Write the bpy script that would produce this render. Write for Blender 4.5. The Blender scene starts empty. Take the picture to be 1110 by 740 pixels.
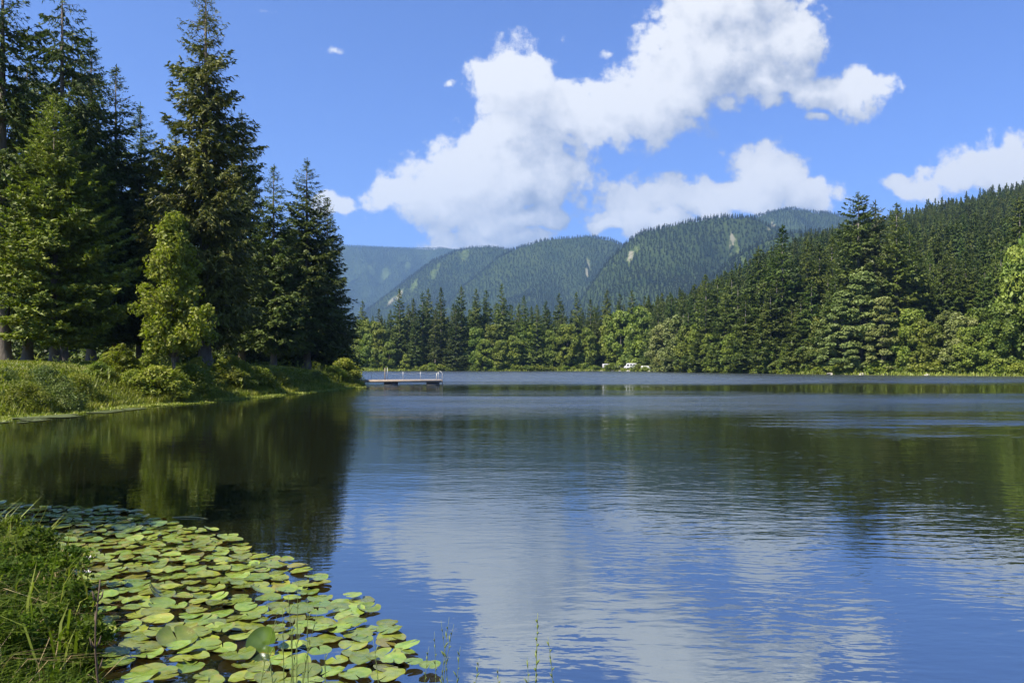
import bpy, math, random
import numpy as np
from mathutils import Vector, noise as mnoise

# ------------------------------------------------------------------ camera
F = 838.0            # focal length in pixels of the 1110 wide photograph
HX, HY = 555.0, 396.0  # where the horizon's middle falls in it
EYE = 2.0
sc = bpy.context.scene
COL = sc.collection
cam = bpy.data.cameras.new("camera")
cam.sensor_width = 36.0
cam.lens = 36.0 * F / 1110.0
cam.shift_y = (HY - 370.0) / 1110.0
cam.clip_start = 0.05
cam.clip_end = 30000
cam_ob = bpy.data.objects.new("camera", cam)
COL.objects.link(cam_ob)
cam_ob.location = (0, 0, EYE)
cam_ob.rotation_euler = (math.pi / 2, 0, 0)
sc.camera = cam_ob

# ------------------------------------------------------------------ light
SUN_EL = math.radians(50)
SUN_AZ = math.radians(-128)      # clockwise from straight ahead (+Y); negative is to the left
to_sun = Vector((math.sin(SUN_AZ) * math.cos(SUN_EL), math.cos(SUN_AZ) * math.cos(SUN_EL), math.sin(SUN_EL)))
sun = bpy.data.lights.new("sun", "SUN")
sun.energy = 5.0
sun.angle = math.radians(0.5)
sun.color = (1.0, 0.93, 0.80)
sun_ob = bpy.data.objects.new("sun", sun)
COL.objects.link(sun_ob)
sun_ob.rotation_euler = to_sun.to_track_quat('Z', 'Y').to_euler()

sc.view_settings.view_transform = 'Standard'
sc.view_settings.look = 'None'
sc.view_settings.gamma = 1.0
sc.view_settings.use_curve_mapping = False
sc.view_settings.exposure = 1.2
sc.render.engine = 'CYCLES'
cy = sc.cycles
cy.use_denoising = True
cy.max_bounces = 6
cy.diffuse_bounces = 2
cy.glossy_bounces = 3
cy.transmission_bounces = 4
cy.transparent_max_bounces = 8
cy.volume_bounces = 0
cy.use_adaptive_sampling = True
cy.adaptive_threshold = 0.015
cy.caustics_reflective = False
cy.caustics_refractive = False
cy.sample_clamp_indirect = 6.0

# ------------------------------------------------------------------ node helper
class NT:
    def __init__(s, tree):
        s.t = tree; s.n = tree.nodes; s.l = tree.links
    def new(s, typ, **kw):
        nd = s.n.new(typ)
        for k, v in kw.items():
            setattr(nd, k, v)
        return nd
    def put(s, sock, v):
        if isinstance(v, bpy.types.NodeSocket): s.l.new(v, sock)
        elif v is not None:
            sock.default_value = v
    def math(s, op, a, b=None, c=None, clamp=False):
        nd = s.new('ShaderNodeMath', operation=op, use_clamp=clamp)
        for i, v in enumerate((a, b, c)):
            if v is not None: s.put(nd.inputs[i], v)
        return nd.outputs[0]
    def vmath(s, op, a, b=None, c=None):
        nd = s.new('ShaderNodeVectorMath', operation=op)
        for i, v in enumerate((a, b, c)):
            if v is not None: s.put(nd.inputs[i], v)
        return nd.outputs['Value'] if op in ('LENGTH', 'DOT_PRODUCT', 'DISTANCE') else nd.outputs[0]
    def rng(s, v, a, b, c=0.0, d=1.0, smooth=False):
        nd = s.new('ShaderNodeMapRange')
        if smooth: nd.interpolation_type = 'SMOOTHSTEP'
        for i, x in enumerate((v, a, b, c, d)): s.put(nd.inputs[i], x)
        return nd.outputs[0]
    def mix(s, f, a, b, blend='MIX'):
        nd = s.new('ShaderNodeMix', data_type='RGBA', blend_type=blend)
        s.put(nd.inputs[0], f); s.put(nd.inputs[6], a); s.put(nd.inputs[7], b)
        return nd.outputs[2]
    def noise(s, vec, scale, detail=3.0, rough=0.5, dim='3D', dist=0.0, color=False, lac=2.0):
        nd = s.new('ShaderNodeTexNoise', noise_dimensions=dim)
        if vec is not None: s.l.new(vec, nd.inputs['Vector'])
        nd.inputs['Scale'].default_value = scale
        nd.inputs['Detail'].default_value = detail
        nd.inputs['Roughness'].default_value = rough
        nd.inputs['Lacunarity'].default_value = lac
        nd.inputs['Distortion'].default_value = dist
        return nd.outputs['Color' if color else 'Fac']
    def sep(s, v):
        nd = s.new('ShaderNodeSeparateXYZ'); s.l.new(v, nd.inputs[0]); return nd.outputs
    def comb(s, x, y, z):
        nd = s.new('ShaderNodeCombineXYZ')
        for i, v in enumerate((x, y, z)): s.put(nd.inputs[i], v)
        return nd.outputs[0]

def rgb(r, g, b): return (r, g, b, 1.0)

# ------------------------------------------------------------------ sky: Nishita + cumulus clouds placed by direction
world = bpy.data.worlds.new("World")
sc.world = world
world.use_nodes = True
wt = NT(world.node_tree)
wt.n.clear()
# (x, y, radius x, radius y) of each billow, as directions measured in the 1110 wide picture's pixels
BILLOWS = [
 (545,185,80,58),(500,205,70,48),(455,216,48,22),(426,215,18,8),(590,180,52,48),(520,240,62,24),(575,232,40,20),(528,258,62,16),(475,268,26,9),
 (562,95,48,46),(604,112,42,30),(548,140,38,26),
 (690,118,66,38),(730,92,66,50),(770,50,66,62),(790,-5,76,60),(838,40,50,34),(866,48,22,34),(640,128,42,24),(835,85,42,26),
 (900,100,58,18),(932,98,32,26),(885,128,16,8),
 (688,215,42,22),(722,208,30,18),(700,240,60,14),(760,222,46,20),(830,192,42,32),(800,212,60,20),(868,212,42,16),(655,246,20,8),
 (1090,182,54,28),(1040,196,42,17),(990,207,30,12),(1012,203,22,14),
 (370,224,22,12),(352,228,22,12),(290,12,13,8),(356,50,14,8),(487,94,13,8),(650,185,16,8),(655,60,18,9)]
grp = bpy.data.node_groups.new("cloud_density", 'ShaderNodeTree')
grp.interface.new_socket("P", in_out='INPUT', socket_type='NodeSocketVector')
grp.interface.new_socket("D", in_out='OUTPUT', socket_type='NodeSocketFloat')
g = NT(grp)
gi = g.new('NodeGroupInput'); go = g.new('NodeGroupOutput')
P0 = gi.outputs[0]
warp = g.noise(P0, 14.0, 2.0, 0.5, dim='2D', color=True)
warp = g.vmath('SCALE', g.vmath('SUBTRACT', warp, (0.5, 0.5, 0.5)), None)
warp.node.inputs['Scale'].default_value = 0.045
P = g.vmath('ADD', P0, warp)
m = None
for (x, y, rx, ry) in BILLOWS:
    wisp = 0.0
    if max(rx, ry) < 20: wisp = 0.85; rx, ry = rx * 1.7, ry * 1.9
    cx, cz = (x - HX) / F, (HY - y) / F
    ax, az = F / rx, F / ry
    v = g.vmath('MULTIPLY_ADD', P, (ax, az, 0.0), (-cx * ax, -cz * az, 0.0))
    L = g.vmath('LENGTH', v)
    if wisp: L = g.math('ADD', L, wisp)
    if m is None: m = L
    else: m = g.math('SMOOTH_MIN', m, L, 0.16)
body = g.math('MULTIPLY', g.math('SUBTRACT', 1.38, m), 1.55)
body = g.math('MAXIMUM', body, -1.5)
f1 = g.noise(P0, 24.0, 8.0, 0.66, dim='2D')
f1 = g.math('SUBTRACT', f1, 0.5)
vor = g.new('ShaderNodeTexVoronoi', feature='F1', voronoi_dimensions='2D')
g.l.new(P, vor.inputs['Vector']); vor.inputs['Scale'].default_value = 26.0
vor.inputs['Detail'].default_value = 2.0
puff = g.math('SUBTRACT', 0.42, vor.outputs['Distance'])
d = g.math('MULTIPLY_ADD', f1, 2.1, body)
d = g.math('MULTIPLY_ADD', puff, 0.62, d)
g.l.new(d, go.inputs[0])

tc = wt.new('ShaderNodeTexCoord')
D = wt.sep(tc.outputs['Generated'])
yy = wt.math('MAXIMUM', D[1], 0.05)
pv = wt.comb(wt.math('DIVIDE', D[0], yy), wt.math('DIVIDE', D[2], yy), 0.0)
def dens(vec):
    nd = wt.new('ShaderNodeGroup'); nd.node_tree = grp
    wt.l.new(vec, nd.inputs[0]); return nd.outputs[0]
d0 = dens(pv)
d1 = dens(wt.vmath('ADD', pv, (-0.024, 0.040, 0.0)))
alpha = wt.rng(d0, 0.0, 0.66, 0, 1, smooth=True)
alpha = wt.math('MULTIPLY', alpha, 0.97)
lit = wt.rng(wt.math('SUBTRACT', d0, d1), -1.1, 0.85, 0, 1)   # sun side thinner than here: bright
d2 = dens(wt.vmath('ADD', pv, (-0.040, 0.095, 0.0)))
lit2 = wt.rng(wt.math('SUBTRACT', d0, d2), -1.5, 0.9, 0, 1)
lit = wt.math('MULTIPLY_ADD', lit, 0.55, wt.math('MULTIPLY', lit2, 0.45))
thick = wt.rng(d0, 0.5, 2.8, 1.08, 0.92)
lit = wt.math('MULTIPLY', lit, thick)
ccol = wt.mix(lit, rgb(2.8, 3.3, 4.5), rgb(9.5, 9.4, 9.2))
sky = wt.new('ShaderNodeTexSky', sky_type='NISHITA')
sky.sun_disc = False
sky.sun_elevation = SUN_EL
sky.sun_rotation = SUN_AZ
sky.altitude = 700
sky.air_density = 1.0
sky.dust_density = 0.3
sky.ozone_density = 3.0
skyc = sky.outputs[0]
skyc = wt.mix(1.0, skyc, rgb(0.92, 1.12, 1.80), 'MULTIPLY')
colr = wt.mix(alpha, skyc, ccol)
bg_clear = wt.new('ShaderNodeBackground'); bg_clear.inputs[1].default_value = 0.05
bg_cloud = wt.new('ShaderNodeBackground'); bg_cloud.inputs[1].default_value = 0.05
wt.l.new(skyc, bg_clear.inputs[0]); wt.l.new(colr, bg_cloud.inputs[0])
# the clouds fill one quarter of the sky only: elsewhere the plain sky is enough
zone = wt.math('MULTIPLY', wt.math('GREATER_THAN', D[2], 0.0), wt.math('GREATER_THAN', D[1], 0.55))
zone = wt.math('MULTIPLY', zone, wt.math('LESS_THAN', D[2], wt.math('MULTIPLY', D[1], 0.62)))
zone = wt.math('MULTIPLY', zone, wt.math('GREATER_THAN', D[0], wt.math('MULTIPLY', D[1], -0.40)))
mxs = wt.new('ShaderNodeMixShader')
wt.l.new(zone, mxs.inputs[0]); wt.l.new(bg_clear.outputs[0], mxs.inputs[1]); wt.l.new(bg_cloud.outputs[0], mxs.inputs[2])
wo = wt.new('ShaderNodeOutputWorld')
wt.l.new(mxs.outputs[0], wo.inputs[0])
world.cycles.sampling_method = 'MANUAL'
world.cycles.sample_map_resolution = 512

# ------------------------------------------------------------------ helpers: meshes, objects, custom properties
RNG = np.random.default_rng(7)

def tag(o, label=None, cat=None, group=None, kind=None):
    if label: o['label'] = label
    if cat: o['category'] = cat
    if group: o['group'] = group
    if kind: o['kind'] = kind
    return o

def mesh_np(name, V, faces_n, loops, smooth=False):
    """V (n,3), faces_n: vertices per face, loops: flat vertex indices"""
    me = bpy.data.meshes.new(name)
    V = np.ascontiguousarray(V, dtype=np.float32)
    me.vertices.add(len(V)); me.vertices.foreach_set('co', V.ravel())
    loops = np.ascontiguousarray(loops, dtype=np.int32)
    faces_n = np.ascontiguousarray(faces_n, dtype=np.int32)
    me.loops.add(len(loops)); me.loops.foreach_set('vertex_index', loops)
    me.polygons.add(len(faces_n))
    st = np.concatenate([[0], np.cumsum(faces_n)[:-1]]).astype(np.int32)
    me.polygons.foreach_set('loop_start', st)
    try: me.polygons.foreach_set('loop_total', faces_n)
    except Exception: pass
    if smooth: me.polygons.foreach_set('use_smooth', np.ones(len(faces_n), dtype=bool))
    me.update(calc_edges=True)
    return me

def link(name, me, mat=None, parent=None, loc=None):
    o = bpy.data.objects.new(name, me)
    COL.objects.link(o)
    if mat is not None and me is not None and not me.materials: me.materials.append(mat)
    if parent is not None: o.parent = parent
    if loc is not None: o.location = loc
    return o

def empty(name, loc=(0, 0, 0)):
    o = bpy.data.objects.new(name, None); COL.objects.link(o); o.location = loc
    o.empty_display_size = 0.1
    return o

def diamonds(C, A, B):
    """one four cornered leaf per row: centre, half length vector, half width vector"""
    n = len(C)
    V = np.empty((n, 4, 3), dtype=np.float32)
    V[:, 0] = C - A; V[:, 1] = C + B - 0.15 * A; V[:, 2] = C + A; V[:, 3] = C - B - 0.15 * A
    return V.reshape(-1, 3), np.full(n, 4), np.arange(4 * n)

def tri_leaves(C, A, B):
    n = len(C)
    V = np.empty((n, 3, 3), dtype=np.float32)
    V[:, 0] = C - A + B; V[:, 1] = C + A; V[:, 2] = C - A - B
    return V.reshape(-1, 3), np.full(n, 3), np.arange(3 * n)

def join_np(parts):
    Vs, Fs, Ls, off = [], [], [], 0
    for V, f, l in parts:
        Vs.append(V); Fs.append(f); Ls.append(l + off); off += len(V)
    return np.concatenate(Vs), np.concatenate(Fs), np.concatenate(Ls)

def tube_np(P, R, sides=7, cap=True):
    """a tapered tube along points P with radii R"""
    P = np.asarray(P, float); R = np.asarray(R, float); n = len(P)
    T = np.gradient(P, axis=0); T /= np.linalg.norm(T, axis=1)[:, None] + 1e-9
    ref = np.where(np.abs(T[:, 2:3]) > 0.9, np.array([[1., 0, 0]]), np.array([[0, 0, 1.]]))
    S = np.cross(T, ref); S /= np.linalg.norm(S, axis=1)[:, None]
    U = np.cross(S, T)
    a = np.linspace(0, 2 * np.pi, sides, endpoint=False)
    V = P[:, None] + R[:, None, None] * (np.cos(a)[None, :, None] * S[:, None] + np.sin(a)[None, :, None] * U[:, None])
    V = V.reshape(-1, 3)
    i = np.arange(n - 1)[:, None] * sides; j = np.arange(sides)[None]; j2 = (j + 1) % sides
    q = np.stack([i + j, i + j2, i + sides + j2, i + sides + j], -1).reshape(-1)
    fn = np.full((n - 1) * sides, 4)
    if cap:
        q = np.concatenate([q, np.arange(sides)[::-1], (n - 1) * sides + np.arange(sides)]); fn = np.concatenate([fn, [sides, sides]])
    return V, fn, q

def box_np(x0, x1, y0, y1, z0, z1):
    V = np.array([(x, y, z) for z in (z0, z1) for y in (y0, y1) for x in (x0, x1)], float)
    q = np.array([0, 2, 3, 1, 4, 5, 7, 6, 0, 1, 5, 4, 2, 6, 7, 3, 0, 4, 6, 2, 1, 3, 7, 5])
    return V, np.full(6, 4), q

def unit(v): return v / (np.linalg.norm(v, axis=-1, keepdims=True) + 1e-9)

# value noise on numpy arrays
_LAT = np.random.default_rng(3).random((256, 256))
def vnoise(x, y):
    xi = np.floor(x).astype(int); yi = np.floor(y).astype(int)
    fx = x - xi; fy = y - yi; fx = fx * fx * (3 - 2 * fx); fy = fy * fy * (3 - 2 * fy)
    a = _LAT[xi & 255, yi & 255]; b = _LAT[(xi + 1) & 255, yi & 255]
    c = _LAT[xi & 255, (yi + 1) & 255]; d = _LAT[(xi + 1) & 255, (yi + 1) & 255]
    return (a * (1 - fx) + b * fx) * (1 - fy) + (c * (1 - fx) + d * fx) * fy
def fbm(x, y, o=4):
    s = 0; a = 0.5; t = 0
    for k in range(o):
        s = s + a * vnoise(x * 2 ** k + 17 * k, y * 2 ** k + 5 * k); t += a; a *= 0.5
    return s / t
def sstep(x, a, b):
    t = np.clip((x - a) / (b - a), 0, 1); return t * t * (3 - 2 * t)

# ------------------------------------------------------------------ materials
def material(name):
    m = bpy.data.materials.new(name); m.use_nodes = True
    t = NT(m.node_tree); t.n.clear()
    out = t.new('ShaderNodeOutputMaterial')
    return m, t, out

def foliage_mat(name, c1, c2, trans=0.3, rough=0.55, scale=0.35, tvar=0.35, spec=0.3, tint=(1.15, 1.35, 0.5)):
    """leaves: two greens mottled through the crown, a brightness of its own for every plant, some light through the leaf"""
    m, t, out = material(name)
    geo = t.new('ShaderNodeNewGeometry'); oi = t.new('ShaderNodeObjectInfo')
    n1 = t.noise(geo.outputs['Position'], scale, 3.0, 0.6)
    f = t.rng(n1, 0.35, 0.65, 0, 1)
    col = t.mix(f, rgb(*c1), rgb(*c2))
    isl = t.rng(geo.outputs['Random Per Island'], 0, 1, 0.72, 1.28)
    own = t.rng(oi.outputs['Random'], 0, 1, 1 - tvar, 1 + tvar)
    hs = t.new('ShaderNodeHueSaturation')
    t.put(hs.inputs['Hue'], t.rng(t.math('FRACT', t.math('MULTIPLY', oi.outputs['Random'], 7.31)), 0, 1, 0.484, 0.512))
    t.put(hs.inputs['Value'], t.math('MULTIPLY', isl, own)); t.l.new(col, hs.inputs['Color'])
    bs = t.new('ShaderNodeBsdfPrincipled')
    t.l.new(hs.outputs[0], bs.inputs['Base Color']); bs.inputs['Roughness'].default_value = rough
    bs.inputs['Specular IOR Level'].default_value = spec
    tr = t.new('ShaderNodeBsdfTranslucent')
    t.l.new(t.mix(1.0, hs.outputs[0], rgb(*tint), 'MULTIPLY'), tr.inputs[0])
    mx = t.new('ShaderNodeMixShader'); mx.inputs[0].default_value = trans
    t.l.new(bs.outputs[0], mx.inputs[1]); t.l.new(tr.outputs[0], mx.inputs[2])
    t.l.new(mx.outputs[0], out.inputs[0])
    return m

def plain_mat(name, c1, c2=None, rough=0.8, scale=4.0, bump=0.0, bscale=20.0, stretch=(1, 1, 1), metal=0.0, spec=0.5):
    m, t, out = material(name)
    tc = t.new('ShaderNodeTexCoord')
    v = t.vmath('MULTIPLY', tc.outputs['Object'], stretch)
    col = t.mix(t.rng(t.noise(v, scale, 5.0, 0.6), 0.3, 0.7, 0, 1), rgb(*c1), rgb(*(c2 or c1)))
    bs = t.new('ShaderNodeBsdfPrincipled')
    t.l.new(col, bs.inputs['Base Color']); bs.inputs['Roughness'].default_value = rough
    bs.inputs['Metallic'].default_value = metal; bs.inputs['Specular IOR Level'].default_value = spec
    if bump:
        bp = t.new('ShaderNodeBump'); bp.inputs['Strength'].default_value = bump; bp.inputs['Distance'].default_value = 0.05
        t.l.new(t.noise(v, bscale, 4.0, 0.6), bp.inputs['Height']); t.l.new(bp.outputs[0], bs.inputs['Normal'])
    t.l.new(bs.outputs[0], out.inputs[0])
    return m

M_SPRUCE = foliage_mat("spruce_needles", (0.048, 0.076, 0.013), (0.100, 0.130, 0.020), trans=0.20, scale=0.5, tvar=0.25)
M_SPRUCE_WARM = foliage_mat("warm_spruce_needles", (0.078, 0.098, 0.015), (0.150, 0.162, 0.025), trans=0.22, scale=0.5, tvar=0.1)
M_FIR = foliage_mat("fir_needles", (0.095, 0.130, 0.014), (0.190, 0.215, 0.026), trans=0.25, scale=0.6, tvar=0.1)
M_FAR_SPRUCE = foliage_mat("shore_spruce_needles", (0.052, 0.085, 0.014), (0.115, 0.145, 0.024), trans=0.22, scale=0.12, tvar=0.28)
M_FAR_LEAF = foliage_mat("shore_leaves", (0.100, 0.145, 0.020), (0.200, 0.235, 0.034), trans=0.30, scale=0.25, tvar=0.25)
M_PALE_LEAF = foliage_mat("pale_boughs", (0.115, 0.150, 0.036), (0.195, 0.220, 0.066), trans=0.25, scale=0.25, tvar=0.1)
M_HILL = foliage_mat("hillside_needles", (0.050, 0.080, 0.014), (0.105, 0.130, 0.022), trans=0.18, scale=0.02, tvar=0.35)
M_MOUNTAIN = foliage_mat("mountain_needles", (0.020, 0.036, 0.012), (0.042, 0.058, 0.018), trans=0.12, scale=0.015, tvar=0.25)
M_MAPLE = foliage_mat("bright_leaves", (0.150, 0.180, 0.014), (0.240, 0.250, 0.028), trans=0.40, scale=1.0, tvar=0.1)
M_SHRUB = foliage_mat("shrub_leaves", (0.120, 0.160, 0.016), (0.235, 0.255, 0.032), trans=0.36, scale=0.9, tvar=0.22)
M_BARK = plain_mat("bark", (0.075, 0.055, 0.042), (0.15, 0.125, 0.10), 0.9, 3.0, 0.6, 14.0, (1, 1, 0.25))
M_BARK_FAR = plain_mat("grey_bark", (0.10, 0.085, 0.07), (0.19, 0.17, 0.15), 0.9, 2.0, 0.0)
M_STEM = plain_mat("stem", (0.05, 0.045, 0.02), (0.10, 0.07, 0.03), 0.8, 8.0)

# ------------------------------------------------------------------ the land's height
def W(px, py):            # a point on the water from where it shows in the photograph (used to survey the shoreline)
    Y = EYE * F / (py - HY); return ((px - HX) / F * Y, Y)
LAKE = np.array([
    (-10.5, 15.0), (-14.5, 20.0), (-18.5, 26.0), W(0, 453), W(60, 449), W(150, 440), W(215, 436), W(250, 433), W(300, 428), W(345, 424), W(375, 421), W(392, 419.6),
    (-15.2, 76.5), (-16.2, 82.0), (-18.6, 92.0), (-21.5, 104.0), (-30.0, 114.0), (-60.0, 125.0), (-88.0, 148.0), (-100.0, 185.0), (-95.0, 240.0), (-75.0, 272.0),
    (-48.0, 281.0), (-20.0, 279.0), (0.0, 273.0), (12.0, 277.0), (31.0, 274.0), (44.0, 262.0), (50.0, 232.0), (55.0, 208.0), (62.0, 188.0),
    (69.0, 168.0), (80.0, 153.0), (93.0, 141.0), (112.0, 125.0), (128.0, 80.0), (110.0, 30.0), (60.0, 2.0), (20.0, -1.0),
    (4.0, 1.0), (0.6, 2.0), (-1.4, 3.0), (-2.5, 4.3), (-3.25, 5.8), (-4.5, 7.6), (-6.4, 9.2), (-9.0, 11.5)])
def lake_sd(X, Y):
    """signed distance to the shoreline, positive on land"""
    X = np.asarray(X, float); Y = np.asarray(Y, float)
    best = np.full(X.shape, 1e9); inside = np.zeros(X.shape, bool)
    n = len(LAKE)
    for i in range(n):
        ax, ay = LAKE[i]; bx, by = LAKE[(i + 1) % n]
        dx, dy = bx - ax, by - ay
        t = np.clip(((X - ax) * dx + (Y - ay) * dy) / (dx * dx + dy * dy), 0, 1)
        best = np.minimum(best, (X - ax - t * dx) ** 2 + (Y - ay - t * dy) ** 2)
        c = ((ay > Y) != (by > Y)) & (X < (bx - ax) * (Y - ay) / (by - ay + 1e-12) + ax)
        inside ^= c
    return np.where(inside, -1, 1) * np.sqrt(best)

def prof(u, pts):
    xs = np.array([p[0] for p in pts], float); ys = np.array([p[1] for p in pts], float)
    return np.interp(u * F + HX, xs, (HY - ys) / F)

RIDGES = [  # depth, front width, back width, crest line (x, y in the photograph), slack for gullies
 (6000, 1900, 1500, [(-900,285),(-200,262),(300,259),(372,263),(400,267),(430,270),(480,271),(520,277),(600,290),(700,310),(900,340),(1800,390)]),
 (3700, 1350, 1100, [(300,396),(380,350),(410,326),(440,302),(470,282),(495,271),(530,267),(556,269),(585,278),(640,300),(720,350),(800,396)]),
 (3200, 1200, 1000, [(440,390),(500,315),(540,278),(565,266),(600,261),(640,259),(662,260),(690,270),(760,300),(900,396)]),
 (2250, 950, 900, [(560,396),(615,345),(640,310),(658,284),(680,262),(700,249),(730,243),(760,238),(790,235),(812,236),(840,248),(900,275),(1000,310),(1200,396)]),
 (3500, 900, 1300, [(420,396),(600,320),(700,264),(760,247),(800,238),(830,231),(860,227),(890,230),(930,237),(990,242),(1100,238),(1300,225),(1800,240)]),
 (1750, 900, 700, [(600,396),(660,375),(700,350),(740,324),(780,295),(808,272),(835,259),(860,253),(900,251),(930,255),(960,263),(1100,280),(1500,300)]),
]
def hill_h(u, Y):
    H = np.zeros_like(Y)
    X = u * Y
    g1 = np.abs(2 * fbm(X / 420 + 9, Y / 900 + 3, 4) - 1)
    for (R, wf, wb, pts) in RIDGES:
        h = prof(u, pts) * R + EYE + (fbm(u * 14 + R, u * 0 + R * .01, 3) - 0.5) * 0.010 * R
        d = (R - Y) / wf
        fr = np.clip(d, 0, 1)
        shape = (1 - fr) ** 1.15 * (0.35 + 0.65 * np.cos(fr * np.pi / 2))
        db = np.clip((Y - R) / wb, 0, 1)
        shape = np.where(d > 0, shape, (0.5 + 0.5 * np.cos(db * np.pi)))
        amp = np.clip(fr * 5, 0, 1) * 0.42
        H = np.maximum(H, h * shape * (1 - amp * (0.55 - g1) * 1.6))
    return H
NEAR_HILL = [(300,396),(560,394),(640,386),(700,374),(740,362),(770,345),(800,328),(830,308),(870,289),(930,272),(985,261),(1040,246),(1110,230),(1300,185),(1800,130)]
def height(X, Y):
    X = np.asarray(X, float); Y = np.asarray(Y, float)
    sd = lake_sd(X, Y)
    Yc = np.maximum(Y, 1.0); u = np.clip(X / Yc, -3, 3)
    left = (X < -9) & (Y < 125) & (Y > 12)
    left_f = sstep(-X, 8, 12) * sstep(Y, 12, 22) * (1 - sstep(Y, 105, 130))
    far_f = sstep(Y, 110, 140)
    amp = 0.42 + left_f * (1.75 - 0.35 * sstep(Y, 50, 80)) + far_f * 1.0
    wid = 1.2 + left_f * 2.4 + far_f * 6.0
    s = np.maximum(sd - 0.5 * left_f, 0.0)
    h = 0.02 + np.minimum(np.maximum(sd, 0), 1) * 0.10 + amp * (1 - np.exp(-(s / wid) ** 1.4))
    h = h + np.where(sd > 2, (fbm(X / 7, Y / 7, 3) - 0.5) * 0.35 * sstep(sd, 1, 6), 0)
    h = h + np.clip((sd - 15) / 60, 0, 1) * 1.0 * left_f
    hn = np.maximum(prof(u, NEAR_HILL) * 650 + EYE, 0)
    y0 = 165 + 60 * (1 - sstep(X, 50, 140))
    t = np.clip((Y - y0) / (650 - y0), 0, 1)
    back = np.clip((Y - 650) / 500, 0, 1)
    h = h + hn * np.where(Y < 650, t ** 1.1, 1 - 0.75 * sstep(back, 0, 1)) * sstep(sd, 5, 60) * (Y > 0)
    h = np.maximum(h, hill_h(u, Yc) * (Y > 400) + 0.3 * (sd > 30))
    return np.where(sd < 0, -1.6 * (1 - np.exp(sd / 2.5)), h)

def h1(x, y): return float(height(np.array([x]), np.array([y]))[0])

# ground as a fan of rings around the viewpoint, finer ahead
ang = np.concatenate([np.linspace(-180, -48, 60, endpoint=False), np.linspace(-48, 48, 641), np.linspace(48, 180, 61)[1:-1]])
def fan(r):
    A = np.radians(ang)[None]; R = r[:, None]
    X = R * np.sin(A); Y = R * np.cos(A)
    Z = height(X, Y)
    V = np.stack([X, Y, Z], -1).reshape(-1, 3)
    na, nr = len(ang), len(r)
    i = np.arange(nr - 1)[:, None] * na; j = np.arange(na)[None]; j2 = (j + 1) % na
    q = np.stack([i + j, i + j2, i + na + j2, i + na + j], -1)[:, :, ::-1].reshape(-1)
    return V, np.full((nr - 1) * na, 4), q
r_near = np.geomspace(0.4, 420, 420)
r_far = np.geomspace(420, 9000, 260)
V, fn, q = fan(r_near)
ground_me = mesh_np("ground", V, fn, q, True)

# ground colour: mown grass on the left bank, dark earth under the trees, pale stones on the far strand
m, t, out = material("ground")
geo = t.new('ShaderNodeNewGeometry'); pos = geo.outputs['Position']
xyz = t.sep(pos)
n1 = t.noise(pos, 0.6, 5, 0.6); n2 = t.noise(pos, 9.0, 4, 0.6)
grass = t.mix(t.rng(n1, 0.3, 0.7), rgb(0.085, 0.125, 0.02), rgb(0.17, 0.19, 0.035))
grass = t.mix(t.rng(n2, 0.35, 0.75), grass, rgb(0.16, 0.14, 0.06))
earth = t.mix(t.rng(n2, 0.3, 0.7), rgb(0.030, 0.026, 0.014), rgb(0.05, 0.06, 0.02))
wood = t.math('MULTIPLY', t.rng(xyz[1], 150, 175), 1.0)
col = t.mix(wood, grass, earth)
mud = t.rng(xyz[2], -0.05, 0.10, 1, 0)
col = t.mix(mud, col, rgb(0.06, 0.05, 0.03))
bs = t.new('ShaderNodeBsdfPrincipled'); bs.inputs['Roughness'].default_value = 0.95; bs.inputs['Specular IOR Level'].default_value = 0.15
t.l.new(col, bs.inputs['Base Color'])
bp = t.new('ShaderNodeBump'); bp.inputs['Strength'].default_value = 0.6; bp.inputs['Distance'].default_value = 0.1
t.l.new(n2, bp.inputs['Height']); t.l.new(bp.outputs[0], bs.inputs['Normal'])
t.l.new(bs.outputs[0], out.inputs[0])
M_GROUND = m
ground = tag(link("ground", ground_me, M_GROUND), kind='structure')

# hills, with clearings and scree found by looking up where each meets the slope
V, fn, q = fan(r_far)
hills_me = mesh_np("hills", V, fn, q, True)
CLEARINGS = [  # x, y, radius in metres across and up, how bare (1 scree, 0 meadow)
 (418,297,75,75,.15),(402,294,55,40,.1),(442,288,45,60,.2),(433,320,40,50,.7),(424,326,50,30,.9),(449,309,35,60,.3),(470,297,30,60,.3),(504,277,45,30,.1),(475,290,22,40,.4),
 (638,288,14,60,.6),(636,296,12,50,.8),(684,276,16,34,.7),(682,282,16,30,.5),(690,270,14,30,.4),(794,261,12,20,1.0),(790,266,10,14,1.0),(838,246,20,14,.9),(833,250,18,12,.9),(800,272,12,40,.3),(806,283,10,36,.3),(560,335,20,20,.6)]
spots = []
for (x, y, a, b, bare) in CLEARINGS:
    Ys = np.geomspace(700, 7500, 1500); u = (x - HX) / F
    Z = height(u * Ys, Ys)
    vis = np.where((Z - EYE) / Ys >= (HY - y) / F)[0]
    if len(vis): spots.append((u * Ys[vis[0]], Ys[vis[0]], a, b, bare))
att = hills_me.attributes.new("bare", 'FLOAT', 'POINT')
VB = np.zeros(len(V)); VM = np.zeros(len(V))
for (x, y, a, b, bare) in spots:
    a, b = a * 0.55, b * 0.6
    dd = np.sqrt(((V[:, 0] - x) / a) ** 2 + ((V[:, 1] - y) / (b * 1.5)) ** 2)
    k = np.clip(1.35 - dd, 0, 1); VM = np.maximum(VM, k); VB = np.maximum(VB, k * bare)
att.data.foreach_set('value', VB.astype(np.float32))
att2 = hills_me.attributes.new("meadow", 'FLOAT', 'POINT'); att2.data.foreach_set('value', VM.astype(np.float32))
m, t, out = material("hills")
geo = t.new('ShaderNodeNewGeometry'); pos = geo.outputs['Position']
n1 = t.noise(pos, 0.012, 6, 0.6); n2 = t.noise(pos, 0.08, 3, 0.6)
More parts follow.
